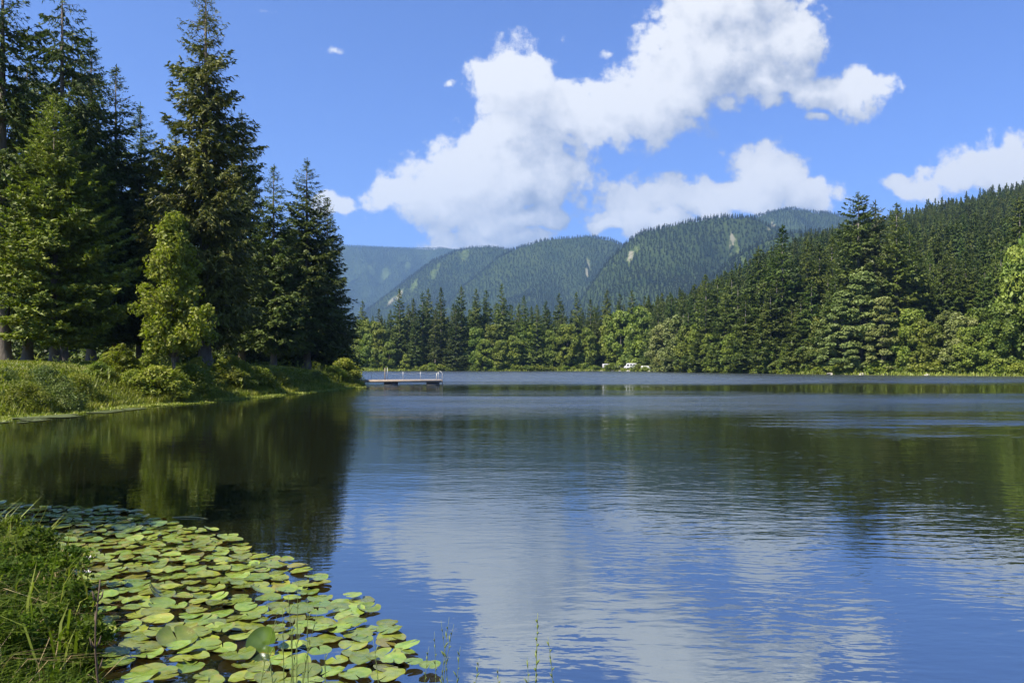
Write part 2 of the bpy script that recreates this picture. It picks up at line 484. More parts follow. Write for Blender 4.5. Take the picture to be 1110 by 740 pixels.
a1 = t.new('ShaderNodeAttribute', attribute_name='bare'); a2 = t.new('ShaderNodeAttribute', attribute_name='meadow')
floor = t.mix(t.rng(n1, 0.3, 0.7), rgb(0.020, 0.034, 0.012), rgb(0.040, 0.056, 0.018))
mead = t.mix(t.rng(n2, 0.3, 0.7), rgb(0.045, 0.070, 0.018), rgb(0.090, 0.112, 0.032))
rock = t.mix(t.rng(n2, 0.3, 0.7), rgb(0.13, 0.13, 0.08), rgb(0.22, 0.20, 0.15))
mk = t.rng(t.math('ADD', a2.outputs['Fac'], t.math('MULTIPLY', t.math('SUBTRACT', n2, 0.5), 2.2)), 0.2, 0.8)
col = t.mix(mk, floor, mead)
col = t.mix(t.rng(t.math('ADD', a1.outputs['Fac'], t.math('MULTIPLY', t.math('SUBTRACT', n2, 0.5), 0.6)), 0.3, 0.55), col, rock)
bs = t.new('ShaderNodeBsdfPrincipled'); bs.inputs['Roughness'].default_value = 1.0; bs.inputs['Specular IOR Level'].default_value = 0.0
t.l.new(col, bs.inputs['Base Color']); t.l.new(bs.outputs[0], out.inputs[0])
M_HILLS = m
hills = tag(link("hills", hills_me, M_HILLS), kind='structure')

# ------------------------------------------------------------------ water
m, t, out = material("lake_water")
geo = t.new('ShaderNodeNewGeometry'); pos = geo.outputs['Position']; xyz = t.sep(pos)
X_, Y_ = xyz[0], xyz[1]
# wind patches: where the surface is ruffled
Yn = t.math('ADD', Y_, t.math('MULTIPLY', t.math('SUBTRACT', t.noise(t.vmath('MULTIPLY', pos, (0.022, 0.09, 1)), 1.0, 4, 0.6), 0.5), 46.0))
big = t.noise(t.vmath('MULTIPLY', pos, (0.018, 0.05, 1)), 1.0, 3, 0.55)
mid = t.noise(t.vmath('MULTIPLY', pos, (0.10, 0.32, 1)), 1.0, 3, 0.6)
far_ruffle = t.rng(Yn, 70, 98, smooth=True)                                   # open lake under the far shore
calm_lane = t.math('MULTIPLY', t.rng(Y_, 56, 60), t.rng(Y_, 76, 82, 1, 0))
near_band = t.math('MULTIPLY', t.rng(Y_, 27, 42, smooth=True), t.rng(Yn, 46, 60, 1, 0))
lee = t.rng(t.math('ADD', X_, t.math('MULTIPLY', Y_, 0.215)), -1.0, 3.0)    # sheltered behind the left bank
r = t.math('MAXIMUM', t.math('MULTIPLY', far_ruffle, 1.0), t.math('MULTIPLY', near_band, t.rng(big, 0.30, 0.6, 0.45, 1.0)))
right_band = t.math('MULTIPLY', t.rng(Y_, 20, 24), t.rng(Y_, 30, 34, 1, 0))
right_band = t.math('MULTIPLY', right_band, t.math('MULTIPLY', t.rng(X_, 7, 13), t.rng(mid, 0.35, 0.6)))
r = t.math('MAXIMUM', r, t.math('MULTIPLY', right_band, 0.7))
r = t.math('MULTIPLY', r, lee)
r = t.math('MULTIPLY', r, t.rng(mid, 0.25, 0.6, 0.7, 1.0))
base_r = t.rng(Y_, 3, 25, 0.14, 0.18)
amp = t.math('ADD', t.math('MULTIPLY', base_r, t.rng(lee, 0, 1, 0.42, 1.0)), t.math('MULTIPLY', r, 2.2))
amp = t.math('MULTIPLY', amp, t.rng(mid, 0.3, 0.7, 0.65, 1.25))
warpv = t.vmath('ADD', pos, t.vmath('MULTIPLY', t.noise(pos, 0.5, 2, 0.5, color=True), (0.5, 0.5, 0.0)))
def waves(sx, sy, rot, scale, det):
    mp = t.new('ShaderNodeMapping'); mp.inputs['Rotation'].default_value = (0, 0, rot); mp.inputs['Scale'].default_value = (sx, sy, 1)
    t.l.new(warpv, mp.inputs[0]); return t.noise(mp.outputs[0], scale, det, 0.5)
w1 = waves(0.36, 1.0, 0.12, 6.5, 1.5)
w2 = waves(0.5, 1.0, -0.25, 17.0, 1.5)
w3 = waves(0.55, 1.0, 0.35, 1.1, 1.0)
hgt = t.math('ADD', t.math('MULTIPLY', w1, 0.55), t.math('MULTIPLY', w2, 0.15))
hgt = t.math('ADD', hgt, t.math('MULTIPLY', w3, 0.8))
hgt = t.math('MULTIPLY', hgt, amp)
bp = t.new('ShaderNodeBump'); bp.inputs['Strength'].default_value = 1.0; bp.inputs['Distance'].default_value = 0.06
t.l.new(hgt, bp.inputs['Height'])
bs = t.new('ShaderNodeBsdfPrincipled')
bs.inputs['Base Color'].default_value = rgb(0.0080, 0.0095, 0.0040)
bs.inputs['IOR'].default_value = 3.8; bs.inputs['Specular IOR Level'].default_value = 0.72
bs.inputs['Specular Tint'].default_value = rgb(0.88, 0.96, 1.0)
t.put(bs.inputs['Roughness'], t.math('MULTIPLY_ADD', r, 0.27, 0.010))
t.l.new(bp.outputs[0], bs.inputs['Normal'])
t.l.new(bs.outputs[0], out.inputs[0])
M_WATER = m
V = np.array([(-420, -40, 0), (480, -40, 0), (480, 420, 0), (-420, 420, 0)], float)
water = tag(link("lake_water", mesh_np("lake_water", V, [4], [0, 1, 2, 3]), M_WATER), kind='structure')

# ------------------------------------------------------------------ haze: one closed box of even air round everything
m, t, out = material("haze")
pvn = t.new('ShaderNodeVolumePrincipled')
pvn.inputs['Color'].default_value = rgb(0.36, 0.62, 1.0)
pvn.inputs['Density'].default_value = 0.00011
pvn.inputs['Anisotropy'].default_value = 0.2
t.l.new(pvn.outputs[0], out.inputs['Volume'])
hv, hf, hq = box_np(-9200, 9200, -9200, 9200, -3, 1300)
haze = tag(link("haze", mesh_np("haze", hv, hf, hq), m), kind='stuff')

# ------------------------------------------------------------------ tree builders
def spruce_crown(H, R, z0, seed, step=0.42, per=6, ds=0.26, dsp=0.20, sl=0.30, sw=0.075, power=0.9, droop=0.30, hang=0.45, rag=0.35, up=0.5, lop=None, tipup=0.25, maxtw=1.2):
    r = np.random.default_rng(seed)
    zs = np.arange(z0, H * 0.985, step)
    zs = np.concatenate([np.repeat(zs, per)])
    nb = len(zs)
    zs = zs + r.normal(0, step * 0.35, nb)
    t = np.clip((zs - z0) / (H - z0), 0, 1)
    az = r.random(nb) * 2 * np.pi
    L = R * np.minimum(1, 0.62 + 3.2 * t) * (1 - t) ** power + 0.12 * (1 - t) + 0.10
    lump = 1 + 0.28 * (fbm(az * 1.3 + seed, zs * 0.33, 2) - 0.5) * 2
    L = L * lump * (1 - rag * r.random(nb) ** 2 * 1.2)
    gone = r.random(nb) < 0.07
    L = np.where(gone, L * 0.5, L)
    if lop is not None:   # a side with shorter boughs, where a neighbour crowds it
        L = L * (1 - lop[1] * np.clip(np.cos(az - lop[0]), 0, 1))
    u0 = -0.05 + up * t ** 1.2 + r.normal(0, 0.07, nb)
    u1 = -droop * (1 - 0.65 * t)
    nt = np.maximum(7, (L / ds * 2).astype(int))
    b = np.repeat(np.arange(nb), nt)
    s = r.random(len(b)) ** 0.9 * 0.96 + 0.04
    def curve(bi, s):
        return L[bi] * s, zs[bi] + L[bi] * (u0[bi] * s + u1[bi] * s ** 2 + tipup * s ** 4)
    rr, zz = curve(b, s)
    e = np.stack([np.cos(az[b]), np.sin(az[b]), np.zeros(len(b))], -1)
    f = np.stack([-np.sin(az[b]), np.cos(az[b]), np.zeros(len(b))], -1)
    p = e * rr[:, None]; p[:, 2] = zz
    sg = np.where(r.random(len(b)) < 0.5, -1, 1)[:, None]
    tl = np.minimum(0.34 * L[b] * (1.08 - s) ** 0.8 + 0.18, maxtw) * r.uniform(0.7, 1.2, len(b))
    slope = (u0[b] + 2 * u1[b] * s + 4 * tipup * s ** 3)
    d = e * 0.75 + f * sg * r.uniform(0.4, 1.0, (len(b), 1)); d[:, 2] += slope * 0.7 - hang * 0.4
    d = unit(d + r.normal(0, 0.12, d.shape))
    ns = np.maximum(3, (tl / dsp * 1.5).astype(int))
    k = np.repeat(np.arange(len(b)), ns)
    w = r.random(len(k))
    C = p[k] + d[k] * (tl[k] * w)[:, None]
    C[:, 2] -= hang * tl[k] * w ** 2 * 0.6
    C += r.normal(0, 0.03, C.shape)
    ax = d[k] + r.normal(0, 0.38, C.shape); ax[:, 2] -= hang * w * 0.6
    ax = unit(ax)
    n = r.normal(0, 0.55, C.shape) + e[k] * 0.55; n[:, 2] += 0.65
    bw = unit(np.cross(ax, n))
    sc_ = r.uniform(0.7, 1.3, (len(k), 1)) * np.clip(L[b][k] / (R * 0.45), 0.42, 1.0)[:, None]
    # the leader: a thin upright tip
    m_ = 40; zz_ = H * (0.93 + 0.075 * r.random(m_)); aa = r.random(m_) * 6.28
    ra = (H * 1.01 - zz_) * 0.10 * r.random(m_)
    C = np.concatenate([C, np.stack([np.cos(aa) * ra, np.sin(aa) * ra, zz_], -1)])
    la = unit(np.stack([np.cos(aa) * 0.35, np.sin(aa) * 0.35, np.ones(m_)], -1))
    ax = np.concatenate([ax, la]); bw = np.concatenate([bw, unit(np.cross(la, r.normal(0, 1, (m_, 3))))])
    sc_ = np.concatenate([sc_, np.full((m_, 1), 0.6)])
    return tri_leaves(C, ax * sl * 0.5 * sc_, bw * sw * sc_) , (zs, az, L, u0, u1, tipup)

def limbs_np(info, every=3, rad=0.035, seed=0, maxn=160):
    zs, az, L, u0, u1, tu = info
    parts = []
    idx = [i for i in range(0, len(zs), every) if L[i] > 0.6][:maxn]
    for i in idx:
        s = np.array([0, 0.35, 0.7, 0.97])
        P = np.stack([np.cos(az[i]) * L[i] * s, np.sin(az[i]) * L[i] * s, zs[i] + L[i] * (u0[i] * s + u1[i] * s ** 2 + tu * s ** 4)], -1)
        parts.append(tube_np(P, np.array([1, 0.7, 0.4, 0.12]) * rad * (0.6 + L[i] * 0.2), 4, False))
    return parts

def trunk_np(H, r0, seed=0, lean=0.0, top=0.97, sink=0.6):
    r = np.random.default_rng(seed)
    z = np.array([-sink, 0, 0.25, 0.8, 2, H * .25, H * .5, H * .75, H * top])
    z = np.sort(z)
    rad = r0 * np.clip(1 - np.maximum(z, 0) / (H * 1.02), 0.02, 1) ** 0.9 * (1 + 0.55 * np.exp(-np.maximum(z, 0) * 2.2))
    x = np.cumsum(r.normal(0, 0.02, len(z))); y = np.cumsum(r.normal(0, 0.02, len(z)))
    x -= x[1]; y -= y[1]
    return tube_np(np.stack([x + lean * z, y, z], -1), rad, 10)

def leaf_crown(H, R, z0, seed, nclump=60, per=250, ls=0.30, lw=0.11, cr=0.30, shape='round', up=0.35, hollow=0.55, squash=0.8):
    r = np.random.default_rng(seed)
    n = nclump
    t = r.random(n)
    if shape == 'round': pr = np.sqrt(np.clip(1 - (2 * t - 0.85) ** 2 / 1.5, 0.05, 1))
    elif shape == 'cone': pr = (1 - t) ** 0.75 * np.minimum(1, 0.6 + 3 * t) + 0.08
    elif shape == 'column': pr = 0.75 * np.sqrt(np.clip(1 - (2 * t - 0.9) ** 4 / 1.8, 0.05, 1)) + 0.1
    else: pr = np.sqrt(np.clip(1 - t ** 2, 0.05, 1))
    az = r.random(n) * 2 * np.pi
    q = hollow + (1 - hollow) * r.random(n)
    rad = R * pr * q * (1 - cr * 0.6)
    rad *= 1 + 0.3 * (fbm(az * 1.1 + seed, t * 4, 2) - 0.5) * 2
    c = np.stack([np.cos(az) * rad, np.sin(az) * rad, z0 + (H - z0 - R * cr * 0.6) * t], -1)
    k = np.repeat(np.arange(n), per)
    dr = unit(r.normal(0, 1, (len(k), 3)))
    rc = R * cr * r.uniform(0.65, 1.25, n)
    dist = rc[k] * r.uniform(0.35, 1.08, len(k)) ** 0.6
    C = c[k] + dr * dist[:, None] * np.array([1, 1, squash])
    nrm = dr * 0.6 + r.normal(0, 0.55, C.shape); nrm[:, 2] += up
    nrm = unit(nrm)
    A = unit(np.cross(nrm, r.normal(0, 1, C.shape)))
    B = np.cross(nrm, A)
    s = r.uniform(0.6, 1.3, (len(k), 1))
    return diamonds(C, A * ls * 0.5 * s, B * lw * s), c, rc

def broad_trunk(H, r0, clumps, seed, z0, nl=12, sides=6):
    r = np.random.default_rng(seed)
    parts = [trunk_np(H * 0.8, r0, seed)]
    idx = r.choice(len(clumps), min(nl, len(clumps)), replace=False)
    for i in idx:
        c = clumps[i]; zb = max(z0 * 0.8, c[2] * 0.55 - 0.1)
        mid = np.array([c[0] * 0.45, c[1] * 0.45, zb + (c[2] - zb) * 0.6])
        parts.append(tube_np(np.array([[0, 0, zb], mid, c]), np.array([0.4, 0.26, 0.06]) * r0, 5))
    return join_np(parts)

PROTO = {}
def proto(name, crown, trunk, mat_c, mat_t, H):
    """keeps the two meshes of a kind of tree; the first tree of the kind uses them as they are, later ones share them"""
    cm = mesh_np(name + "_crown", *crown); cm.materials.append(mat_c)
    tm = mesh_np(name + "_trunk", *trunk, smooth=True); tm.materials.append(mat_t)
    PROTO[name] = (cm, tm, H)

def make_spruce(name, H, R, z0, seed, r0, mat=M_SPRUCE, bark=M_BARK, limb=3, **kw):
    cr, info = spruce_crown(H, R, z0, seed, **kw)
    tr = join_np([trunk_np(H, r0, seed)] + limbs_np(info, limb, 0.03 * H / 20)) if limb else trunk_np(H, r0, seed)
    proto(name, cr, tr, mat, bark, H)

def make_leafy(name, H, R, z0, seed, r0, mat=M_FAR_LEAF, bark=M_BARK_FAR, nl=12, **kw):
    cr, c, rc = leaf_crown(H, R, z0, seed, **kw)
    proto(name, cr, broad_trunk(H, r0, c, seed, z0, nl), mat, bark, H)

NTREE = {}
def plant(kind, objname, loc, height_m, label, cat, group=None, wide=1.0, rot=None, parts=('crown', 'trunk')):
    cm, tm, H = PROTO[kind]
    root = empty(objname, loc)
    s = height_m / H
    root.scale = (s * wide, s * wide, s)
    root.rotation_euler[2] = random.random() * 6.28 if rot is None else rot
    tag(root, label, cat, group)
    link(parts[0], cm, None, root); link(parts[1], tm, None, root)
    NTREE[kind] = NTREE.get(kind, 0) + 1
    return root

def at(px, topy, dist):
    """ground point and height of a plant seen at column px, its top at row topy, at the given depth"""
    X = (px - HX) / F * dist
    z = h1(X, dist)
    return (X, dist, z), EYE + (HY - topy) / F * dist - z

random.seed(11)
# --------------------------------------------- the group of tall conifers on the left bank
make_spruce("tall_spruce", 26, 5.2, 2.2, 21, 0.42, M_SPRUCE_WARM, step=0.52, per=9, ds=0.17, dsp=0.15, sl=0.34, sw=0.06, power=0.66, droop=0.34, hang=0.75, rag=0.45, up=0.40)
make_spruce("dark_spruce", 24, 4.6, 2.4, 33, 0.34, M_SPRUCE, step=0.36, per=7, ds=0.19, dsp=0.16, sl=0.34, sw=0.065, power=0.74, droop=0.40, hang=0.6, rag=0.42, up=0.45)
make_spruce("gappy_spruce", 26, 4.6, 5.0, 45, 0.36, M_SPRUCE, step=0.60, per=6, ds=0.17, dsp=0.15, sl=0.34, sw=0.06, power=0.60, droop=0.45, hang=0.9, rag=0.55, up=0.35)
make_spruce("sunlit_fir", 14.5, 4.6, 1.3, 57, 0.24, M_FIR, step=0.30, per=9, ds=0.16, dsp=0.12, sl=0.26, sw=0.065, power=0.72, droop=0.22, hang=0.15, rag=0.38, up=0.6, maxtw=0.9)
make_spruce("slim_spruce", 20, 3.8, 1.8, 69, 0.24, M_SPRUCE, step=0.34, per=7, ds=0.20, dsp=0.17, sl=0.32, sw=0.065, power=0.82, droop=0.35, hang=0.55, rag=0.38, up=0.45)
make_leafy("bright_maple", 7.6, 2.35, 1.7, 81, 0.09, M_MAPLE, M_BARK, nl=40, nclump=190, per=90, ls=0.19, lw=0.055, cr=0.20, shape='cone', hollow=0.08, squash=0.7)

LEFT = [  # kind, name, x, top y, depth, width factor, label
 ("sunlit_fir", "fir_tree", 60, 104, 45, 1.0, "broad sunlit green fir with a pale trunk, shorter than the spruces behind it"),
 ("tall_spruce", "spruce_tree", 222, -22, 57, 1.0, "tallest olive green spruce standing behind the small bright maple"),
 ("gappy_spruce", "spruce_tree", 4, -60, 47, 1.15, "dark gappy spruce cut off by the picture's edge beside the sunlit fir"),
 ("gappy_spruce", "spruce_tree", 67, -34, 53, 1.0, "tall gappy spruce with hanging boughs rising straight behind the sunlit fir"),
 ("dark_spruce", "spruce_tree", 99, 36, 57, 0.9, "dark spruce just right of the tall gappy one, behind the fir"),
 ("slim_spruce", "spruce_tree", 126, 70, 59, 1.15, "spruce with upswept branch tips, third step down behind the fir"),
 ("dark_spruce", "spruce_tree", 152, 112, 62, 1.1, "lower bushy spruce filling the gap between the fir and the tallest spruce"),
 ("slim_spruce", "spruce_tree", 297, 178, 75, 1.2, "dark slim spruce against the sky between the tallest spruce and the outermost pair"),
 ("dark_spruce", "spruce_tree", 333, 172, 82, 1.25, "pointed dark spruce near the tip of the wooded bank"),
 ("slim_spruce", "spruce_tree", 355, 214, 86, 1.1, "outermost dark spruce leaning over the bank towards the dock"),
 ("dark_spruce", "spruce_tree", 262, 120, 80, 1.0, "dark spruce half hidden behind the tallest spruce"),
 ("dark_spruce", "spruce_tree", 190, 130, 80, 1.0, "dark spruce behind the small bright maple, largely covered by it"),
 ("slim_spruce", "spruce_tree", 316, 230, 88, 1.3, "short dark spruce tucked between the two pointed ones near the tip"),
 ("dark_spruce", "spruce_tree", 30, 60, 60, 1.1, "shaded spruce filling in behind the fir's outer side"),
]
for (k, nm, x, ty, dist, wd, lab) in LEFT:
    loc, hh = at(x, ty, dist)
    plant(k, nm, loc, hh, lab, "fir" if nm[0] == 'f' else "spruce", None if nm[0] == 'f' else "tall spruces on the wooded bank", wd, rot=random.random() * 6.28)
loc, hh = at(188, 230, 43)
plant("bright_maple", "maple_tree", loc, hh, "small bright yellow green maple in front of the tall olive spruce", "tree", None, 0.86)
# the wood behind them, seen between the trunks
k = 0
ORD = ["first", "second", "third", "fourth", "fifth", "sixth", "seventh", "eighth", "ninth", "tenth", "eleventh", "twelfth", "thirteenth", "fourteenth", "fifteenth", "sixteenth"]
for i, x in enumerate(np.linspace(-90, 318, 16)):
    dist = 93 + (i * 37 % 11) * 1.6
    loc, hh = at(x + random.uniform(-8, 8), 215 + random.uniform(0, 60), dist)
    plant("slim_spruce" if i % 2 else "dark_spruce", "spruce_tree", loc, hh, ORD[i] + " shaded spruce towards the dock in the back row of the bank wood", "spruce", "back row of spruces in the bank wood", 1.25)
ORDL = ORD + ["seventeenth", "eighteenth", "nineteenth", "twentieth"]
ORDL = ORD + ["seventeenth", "eighteenth", "nineteenth", "twentieth"]
# young thicket in the dark under the wood
make_leafy("undergrowth", 3.0, 2.6, 0.0, 91, 0.04, M_SPRUCE, M_STEM, nl=5, nclump=26, per=120, ls=0.35, lw=0.10, cr=0.4, shape='dome')
for i, x in enumerate(np.linspace(-20, 352, 20)):
    dist = 86 + random.uniform(0, 4)
    X = (x - HX) / F * dist
    plant("undergrowth", "thicket_bush", (X, dist, h1(X, dist)), random.uniform(2.6, 4.2), ORDL[i] + " dark thicket bush towards the dock, in the shade under the bank wood", "bush", "thicket bushes under the bank wood", 1.2, parts=('foliage', 'stem'))

# --------------------------------------------- shrubs along the left bank
make_leafy("leafy_shrub", 2.0, 1.5, 0.0, 101, 0.03, M_SHRUB, M_STEM, nl=10, nclump=60, per=110, ls=0.17, lw=0.045, cr=0.26, shape='dome', hollow=0.35)
make_leafy("willow_shrub", 1.7, 1.6, 0.0, 103, 0.03, M_SHRUB, M_STEM, nl=10, nclump=70, per=120, ls=0.15, lw=0.022, cr=0.25, shape='dome', hollow=0.3)
make_leafy("tall_shrub", 2.6, 1.5, 0.0, 105, 0.03, M_MAPLE, M_STEM, nl=14, nclump=55, per=90, ls=0.22, lw=0.05, cr=0.24, shape='cone', hollow=0.3)
m_grey = foliage_mat("flowering_leaves", (0.085, 0.130, 0.018), (0.165, 0.195, 0.040), trans=0.25, scale=2.5, tvar=0.2, tint=(1.1, 1.2, 0.7))
make_leafy("grey_shrub", 1.8, 1.5, 0.0, 107, 0.03, m_grey, M_STEM, nl=10, nclump=60, per=110, ls=0.11, lw=0.03, cr=0.27, shape='dome', hollow=0.35)
SHRUBS = [ # kind, x, top y, depth, wide, label
 ("grey_shrub", 8, 398, 33.0, 1.1, "dull green shrub with dry flower heads at the picture's edge by the water"),
 ("grey_shrub", 48, 396, 34.5, 1.15, "dense dull green shrub below the fir trunk"),
 ("willow_shrub", 84, 404, 36.0, 1.3, "rounded narrow leaved shrub by the water below the fir"),
 ("willow_shrub", 25, 412, 31.5, 1.2, "low bushy shrub hanging to the water near the picture's edge"),
 ("grey_shrub", 66, 414, 33.0, 1.1, "low dull green shrub at the water under the dense shrub"),
 ("tall_shrub", 130, 372, 41.5, 1.2, "tall shrub with big bright leaves between the fir and the maple"),
 ("tall_shrub", 160, 382, 42.5, 1.2, "bright big leaved shrub at the foot of the maple"),
 ("leafy_shrub", 108, 392, 40.0, 1.2, "leafy green shrub at the foot of the big leaved one"),
 ("leafy_shrub", 146, 400, 40.8, 1.3, "rounded leafy shrub by the water below the maple"),
 ("leafy_shrub", 186, 402, 42.0, 1.3, "bright leafy shrub by the water in front of the maple trunk"),
 ("willow_shrub", 212, 400, 44.0, 1.2, "low narrow leaved shrub in front of the tallest spruce's trunk"),
 ("tall_shrub", 240, 386, 49.0, 0.9, "upright shrub just right of the tallest spruce's trunk"),
 ("leafy_shrub", 230, 402, 47.5, 1.3, "dark rounded shrub hanging over the water below the tallest spruce"),
 ("tall_shrub", 264, 390, 52.0, 1.0, "yellow green upright shrub at the start of the sunlit lawn"),
 ("leafy_shrub", 262, 403, 50.5, 1.4, "leafy shrub overhanging the water before the sunlit lawn"),
 ("willow_shrub", 288, 407, 54.0, 1.3, "low willow shrub at the water below the sunlit lawn"),
 ("willow_shrub", 312, 407, 59.0, 1.2, "rounded willow shrub halfway along the lawn edge"),
 ("leafy_shrub", 334, 408, 63.0, 1.0, "small leafy shrub along the lawn edge nearer the dock"),
 ("willow_shrub", 352, 405, 68.0, 1.1, "low willow shrub beside the round bush at the bank's tip"),
 ("leafy_shrub", 374, 388, 72.0, 1.0, "large round bright bush at the very tip of the bank beside the dock"),
 ("tall_shrub", 118, 380, 42.5, 1.3, "bright bushy shrub filling in left of the tall big leaved one"),
 ("leafy_shrub", 170, 396, 41.0, 1.5, "wide leafy shrub by the water under the maple's outer boughs"),
 ("leafy_shrub", 206, 394, 45.0, 1.5, "wide bright shrub just before the tallest spruce's trunk"),
 ("tall_shrub", 214, 386, 47.5, 1.2, "bright upright shrub covering the tallest spruce's trunk foot"),
 ("leafy_shrub", 248, 396, 49.5, 1.5, "broad shrub by the water right of the tallest spruce"),
 ("tall_shrub", 252, 384, 53.0, 1.3, "big leaved bright shrub where the sunlit lawn begins"),
 ("leafy_shrub", 276, 397, 53.5, 1.6, "broad bright shrub covering the bank below the lawn's near end"),
 ("willow_shrub", 300, 402, 57.0, 1.6, "spreading willow shrub below the lawn"),
 ("leafy_shrub", 322, 402, 61.5, 1.5, "broad leafy shrub under the pair of pointed spruces"),
 ("leafy_shrub", 343, 402, 66.0, 1.5, "rounded bright shrub two before the bank's tip"),
 ("leafy_shrub", 362, 396, 70.0, 1.3, "bushy bright shrub just before the round one at the bank's tip"),
 ("willow_shrub", 386, 402, 73.5, 0.8, "narrow leaved shrub touching the landward end of the dock"),
]
for (k, x, ty, dist, wd, lab) in SHRUBS:
    loc, hh = at(x, ty, dist)
    plant(k, "shrub", loc, max(hh, 0.7), lab, "shrub", "shrubs along the wooded bank", wd, parts=('foliage', 'stem'))

# --------------------------------------------- the far shore: every tree placed where the photograph has it
FS = dict(mat=M_FAR_SPRUCE, bark=M_BARK_FAR, limb=0)
make_spruce("shore_spruce_a", 30, 6.0, 1.5, 201, 0.38, step=0.72, per=7, ds=0.55, dsp=0.36, sl=0.78, sw=0.19, power=0.75, droop=0.40, hang=0.5, up=0.4, **FS)
make_spruce("shore_spruce_b", 30, 5.6, 2.0, 202, 0.38, step=0.75, per=7, ds=0.55, dsp=0.38, sl=0.78, sw=0.19, power=0.68, droop=0.45, hang=0.6, rag=0.5, up=0.3, **FS)
make_spruce("shore_spruce_c", 30, 7.0, 1.0, 203, 0.38, step=0.72, per=7, ds=0.58, dsp=0.40, sl=0.82, sw=0.20, power=0.85, droop=0.3, hang=0.4, rag=0.3, up=0.4, **FS)
make_spruce("shore_spruce_d", 30, 5.2, 3.0, 204, 0.34, step=0.80, per=6, ds=0.52, dsp=0.38, sl=0.78, sw=0.18, power=0.75, droop=0.5, hang=0.6, rag=0.55, up=0.4, **FS)
make_spruce("layered_spruce", 34, 6.4, 6.0, 205, 0.45, M_FAR_SPRUCE, M_BARK_FAR, 4, step=0.85, per=8, ds=0.36, dsp=0.30, sl=0.62, sw=0.15, power=0.42, droop=0.35, hang=0.35, rag=0.55, up=0.35)
make_spruce("pale_spruce", 34, 6.6, 3.0, 206, 0.45, foliage_mat("pale_spruce_needles", (0.075, 0.100, 0.030), (0.120, 0.145, 0.050), trans=0.2, scale=0.25, tvar=0.05), M_BARK_FAR, 4, step=0.85, per=8, ds=0.36, dsp=0.30, sl=0.62, sw=0.15, power=0.62, droop=0.40, hang=0.45, rag=0.55, up=0.35)
make_spruce("dense_spruce", 34, 7.4, 2.0, 207, 0.45, M_FAR_SPRUCE, M_BARK_FAR, 4, step=0.80, per=8, ds=0.40, dsp=0.30, sl=0.65, sw=0.16, power=0.70, droop=0.35, hang=0.4, rag=0.5, up=0.4)
make_leafy("shore_broad_a", 13, 5.0, 0.6, 211, 0.22, nclump=75, per=150, ls=0.62, lw=0.20, cr=0.27, shape='round')
make_leafy("shore_broad_b", 13, 4.4, 0.5, 212, 0.22, nclump=80, per=140, ls=0.60, lw=0.19, cr=0.26, shape='column')
make_leafy("shore_broad_c", 13, 4.6, 0.3, 213, 0.22, nclump=80, per=140, ls=0.60, lw=0.19, cr=0.25, shape='cone')
make_leafy("pale_mass", 22, 6.0, 0.5, 214, 0.35, M_PALE_LEAF, nclump=120, per=170, ls=0.62, lw=0.17, cr=0.21, shape='cone', up=0.8, squash=0.45, nl=24)
make_leafy("pale_broad", 13, 5.0, 0.3, 215, 0.25, M_PALE_LEAF, nclump=90, per=150, ls=0.55, lw=0.17, cr=0.24, shape='round', up=0.6, squash=0.6)
make_leafy("shore_bush", 2.6, 2.2, -0.2, 216, 0.05, nl=4, nclump=24, per=70, ls=0.40, lw=0.14, cr=0.36, shape='dome')
SP = ["shore_spruce_a", "shore_spruce_b", "shore_spruce_c", "shore_spruce_d"]
def shore_depth(x):     # depth of the far waterline in that column
    return float(np.interp(x, [380, 440, 540, 640, 690, 720, 745, 780, 830, 900, 1000, 1110, 1250], [286, 281, 274, 276, 262, 240, 222, 205, 188, 168, 153, 141, 118]))
SPRUCES = [(393,325,14),(411,334,10),(433,313,9),(448,323,12),(458,316,16),(464,312,24),(478,311,10),(500,309,8),(516,312,18),(527,313,22),(544,307,14),
 (568,320,10),(582,330,6),(592,325,24),(606,317,16),(625,316,18),(640,324,14),(658,313,22),(672,317,26),(685,313,24),(699,320,30),(713,319,34),(728,318,30),(741,316,24),
 (753,307,20),(765,297,16),(778,300,24),(793,291,14),(800,303,8),(812,300,20),(822,267,12),(828,296,7),(848,244,12),(842,300,6),(858,282,20),(875,259,22),(868,320,4),(888,264,30),(902,256,34),(858,330,6),(746,332,5),(765,326,4),(786,318,4),(808,320,3),(835,312,3),(880,304,5),(905,300,6),(608,340,6),(646,338,13),(708,338,13),(494,330,4),(450,340,4),(472,335,4),
 (916,270,16),(1047,270,26),(1020,300,24),(1066,300,22),(1105,214,34),(1085,262,30),(1002,285,30),(1035,290,34),(1128,240,26),(1150,230,22)]
SPRUCES.sort()
def nth(i):
    tens = ["", "", "twenty", "thirty", "forty", "fifty", "sixty", "seventy", "eighty", "ninety"]
    o = ["", "first", "second", "third", "fourth", "fifth", "sixth", "seventh", "eighth", "ninth", "tenth", "eleventh", "twelfth", "thirteenth", "fourteenth", "fifteenth", "sixteenth", "seventeenth", "eighteenth", "nineteenth"]
    if i < 20: return o[i]
    if i % 10 == 0 and i < 100: return tens[i // 10][:-1] + "ieth"
    if i < 100: return tens[i // 10] + "-" + o[i % 10]
    return "hundred and " + nth(i - 100) if i > 100 else "hundredth"
for i, (x, ty, back) in enumerate(SPRUCES):
    loc, hh = at(x, ty, shore_depth(x) + back)
    k = SP[(i * 7 + i // 3) % 4]
    look = "tall pointed" if ty < 300 and x < 900 else ("slender" if k.endswith('d') else "broad based" if k.endswith('c') else "dark")
    plant(k, "spruce_tree", loc, hh, f"{look} spruce, {nth(i + 1)} from the dock in the far shore's front row", "spruce", "spruces in the far shore's front row", (1.0 if hh > 24 else 1.15) * (1.3 if x > 738 else 1.0))
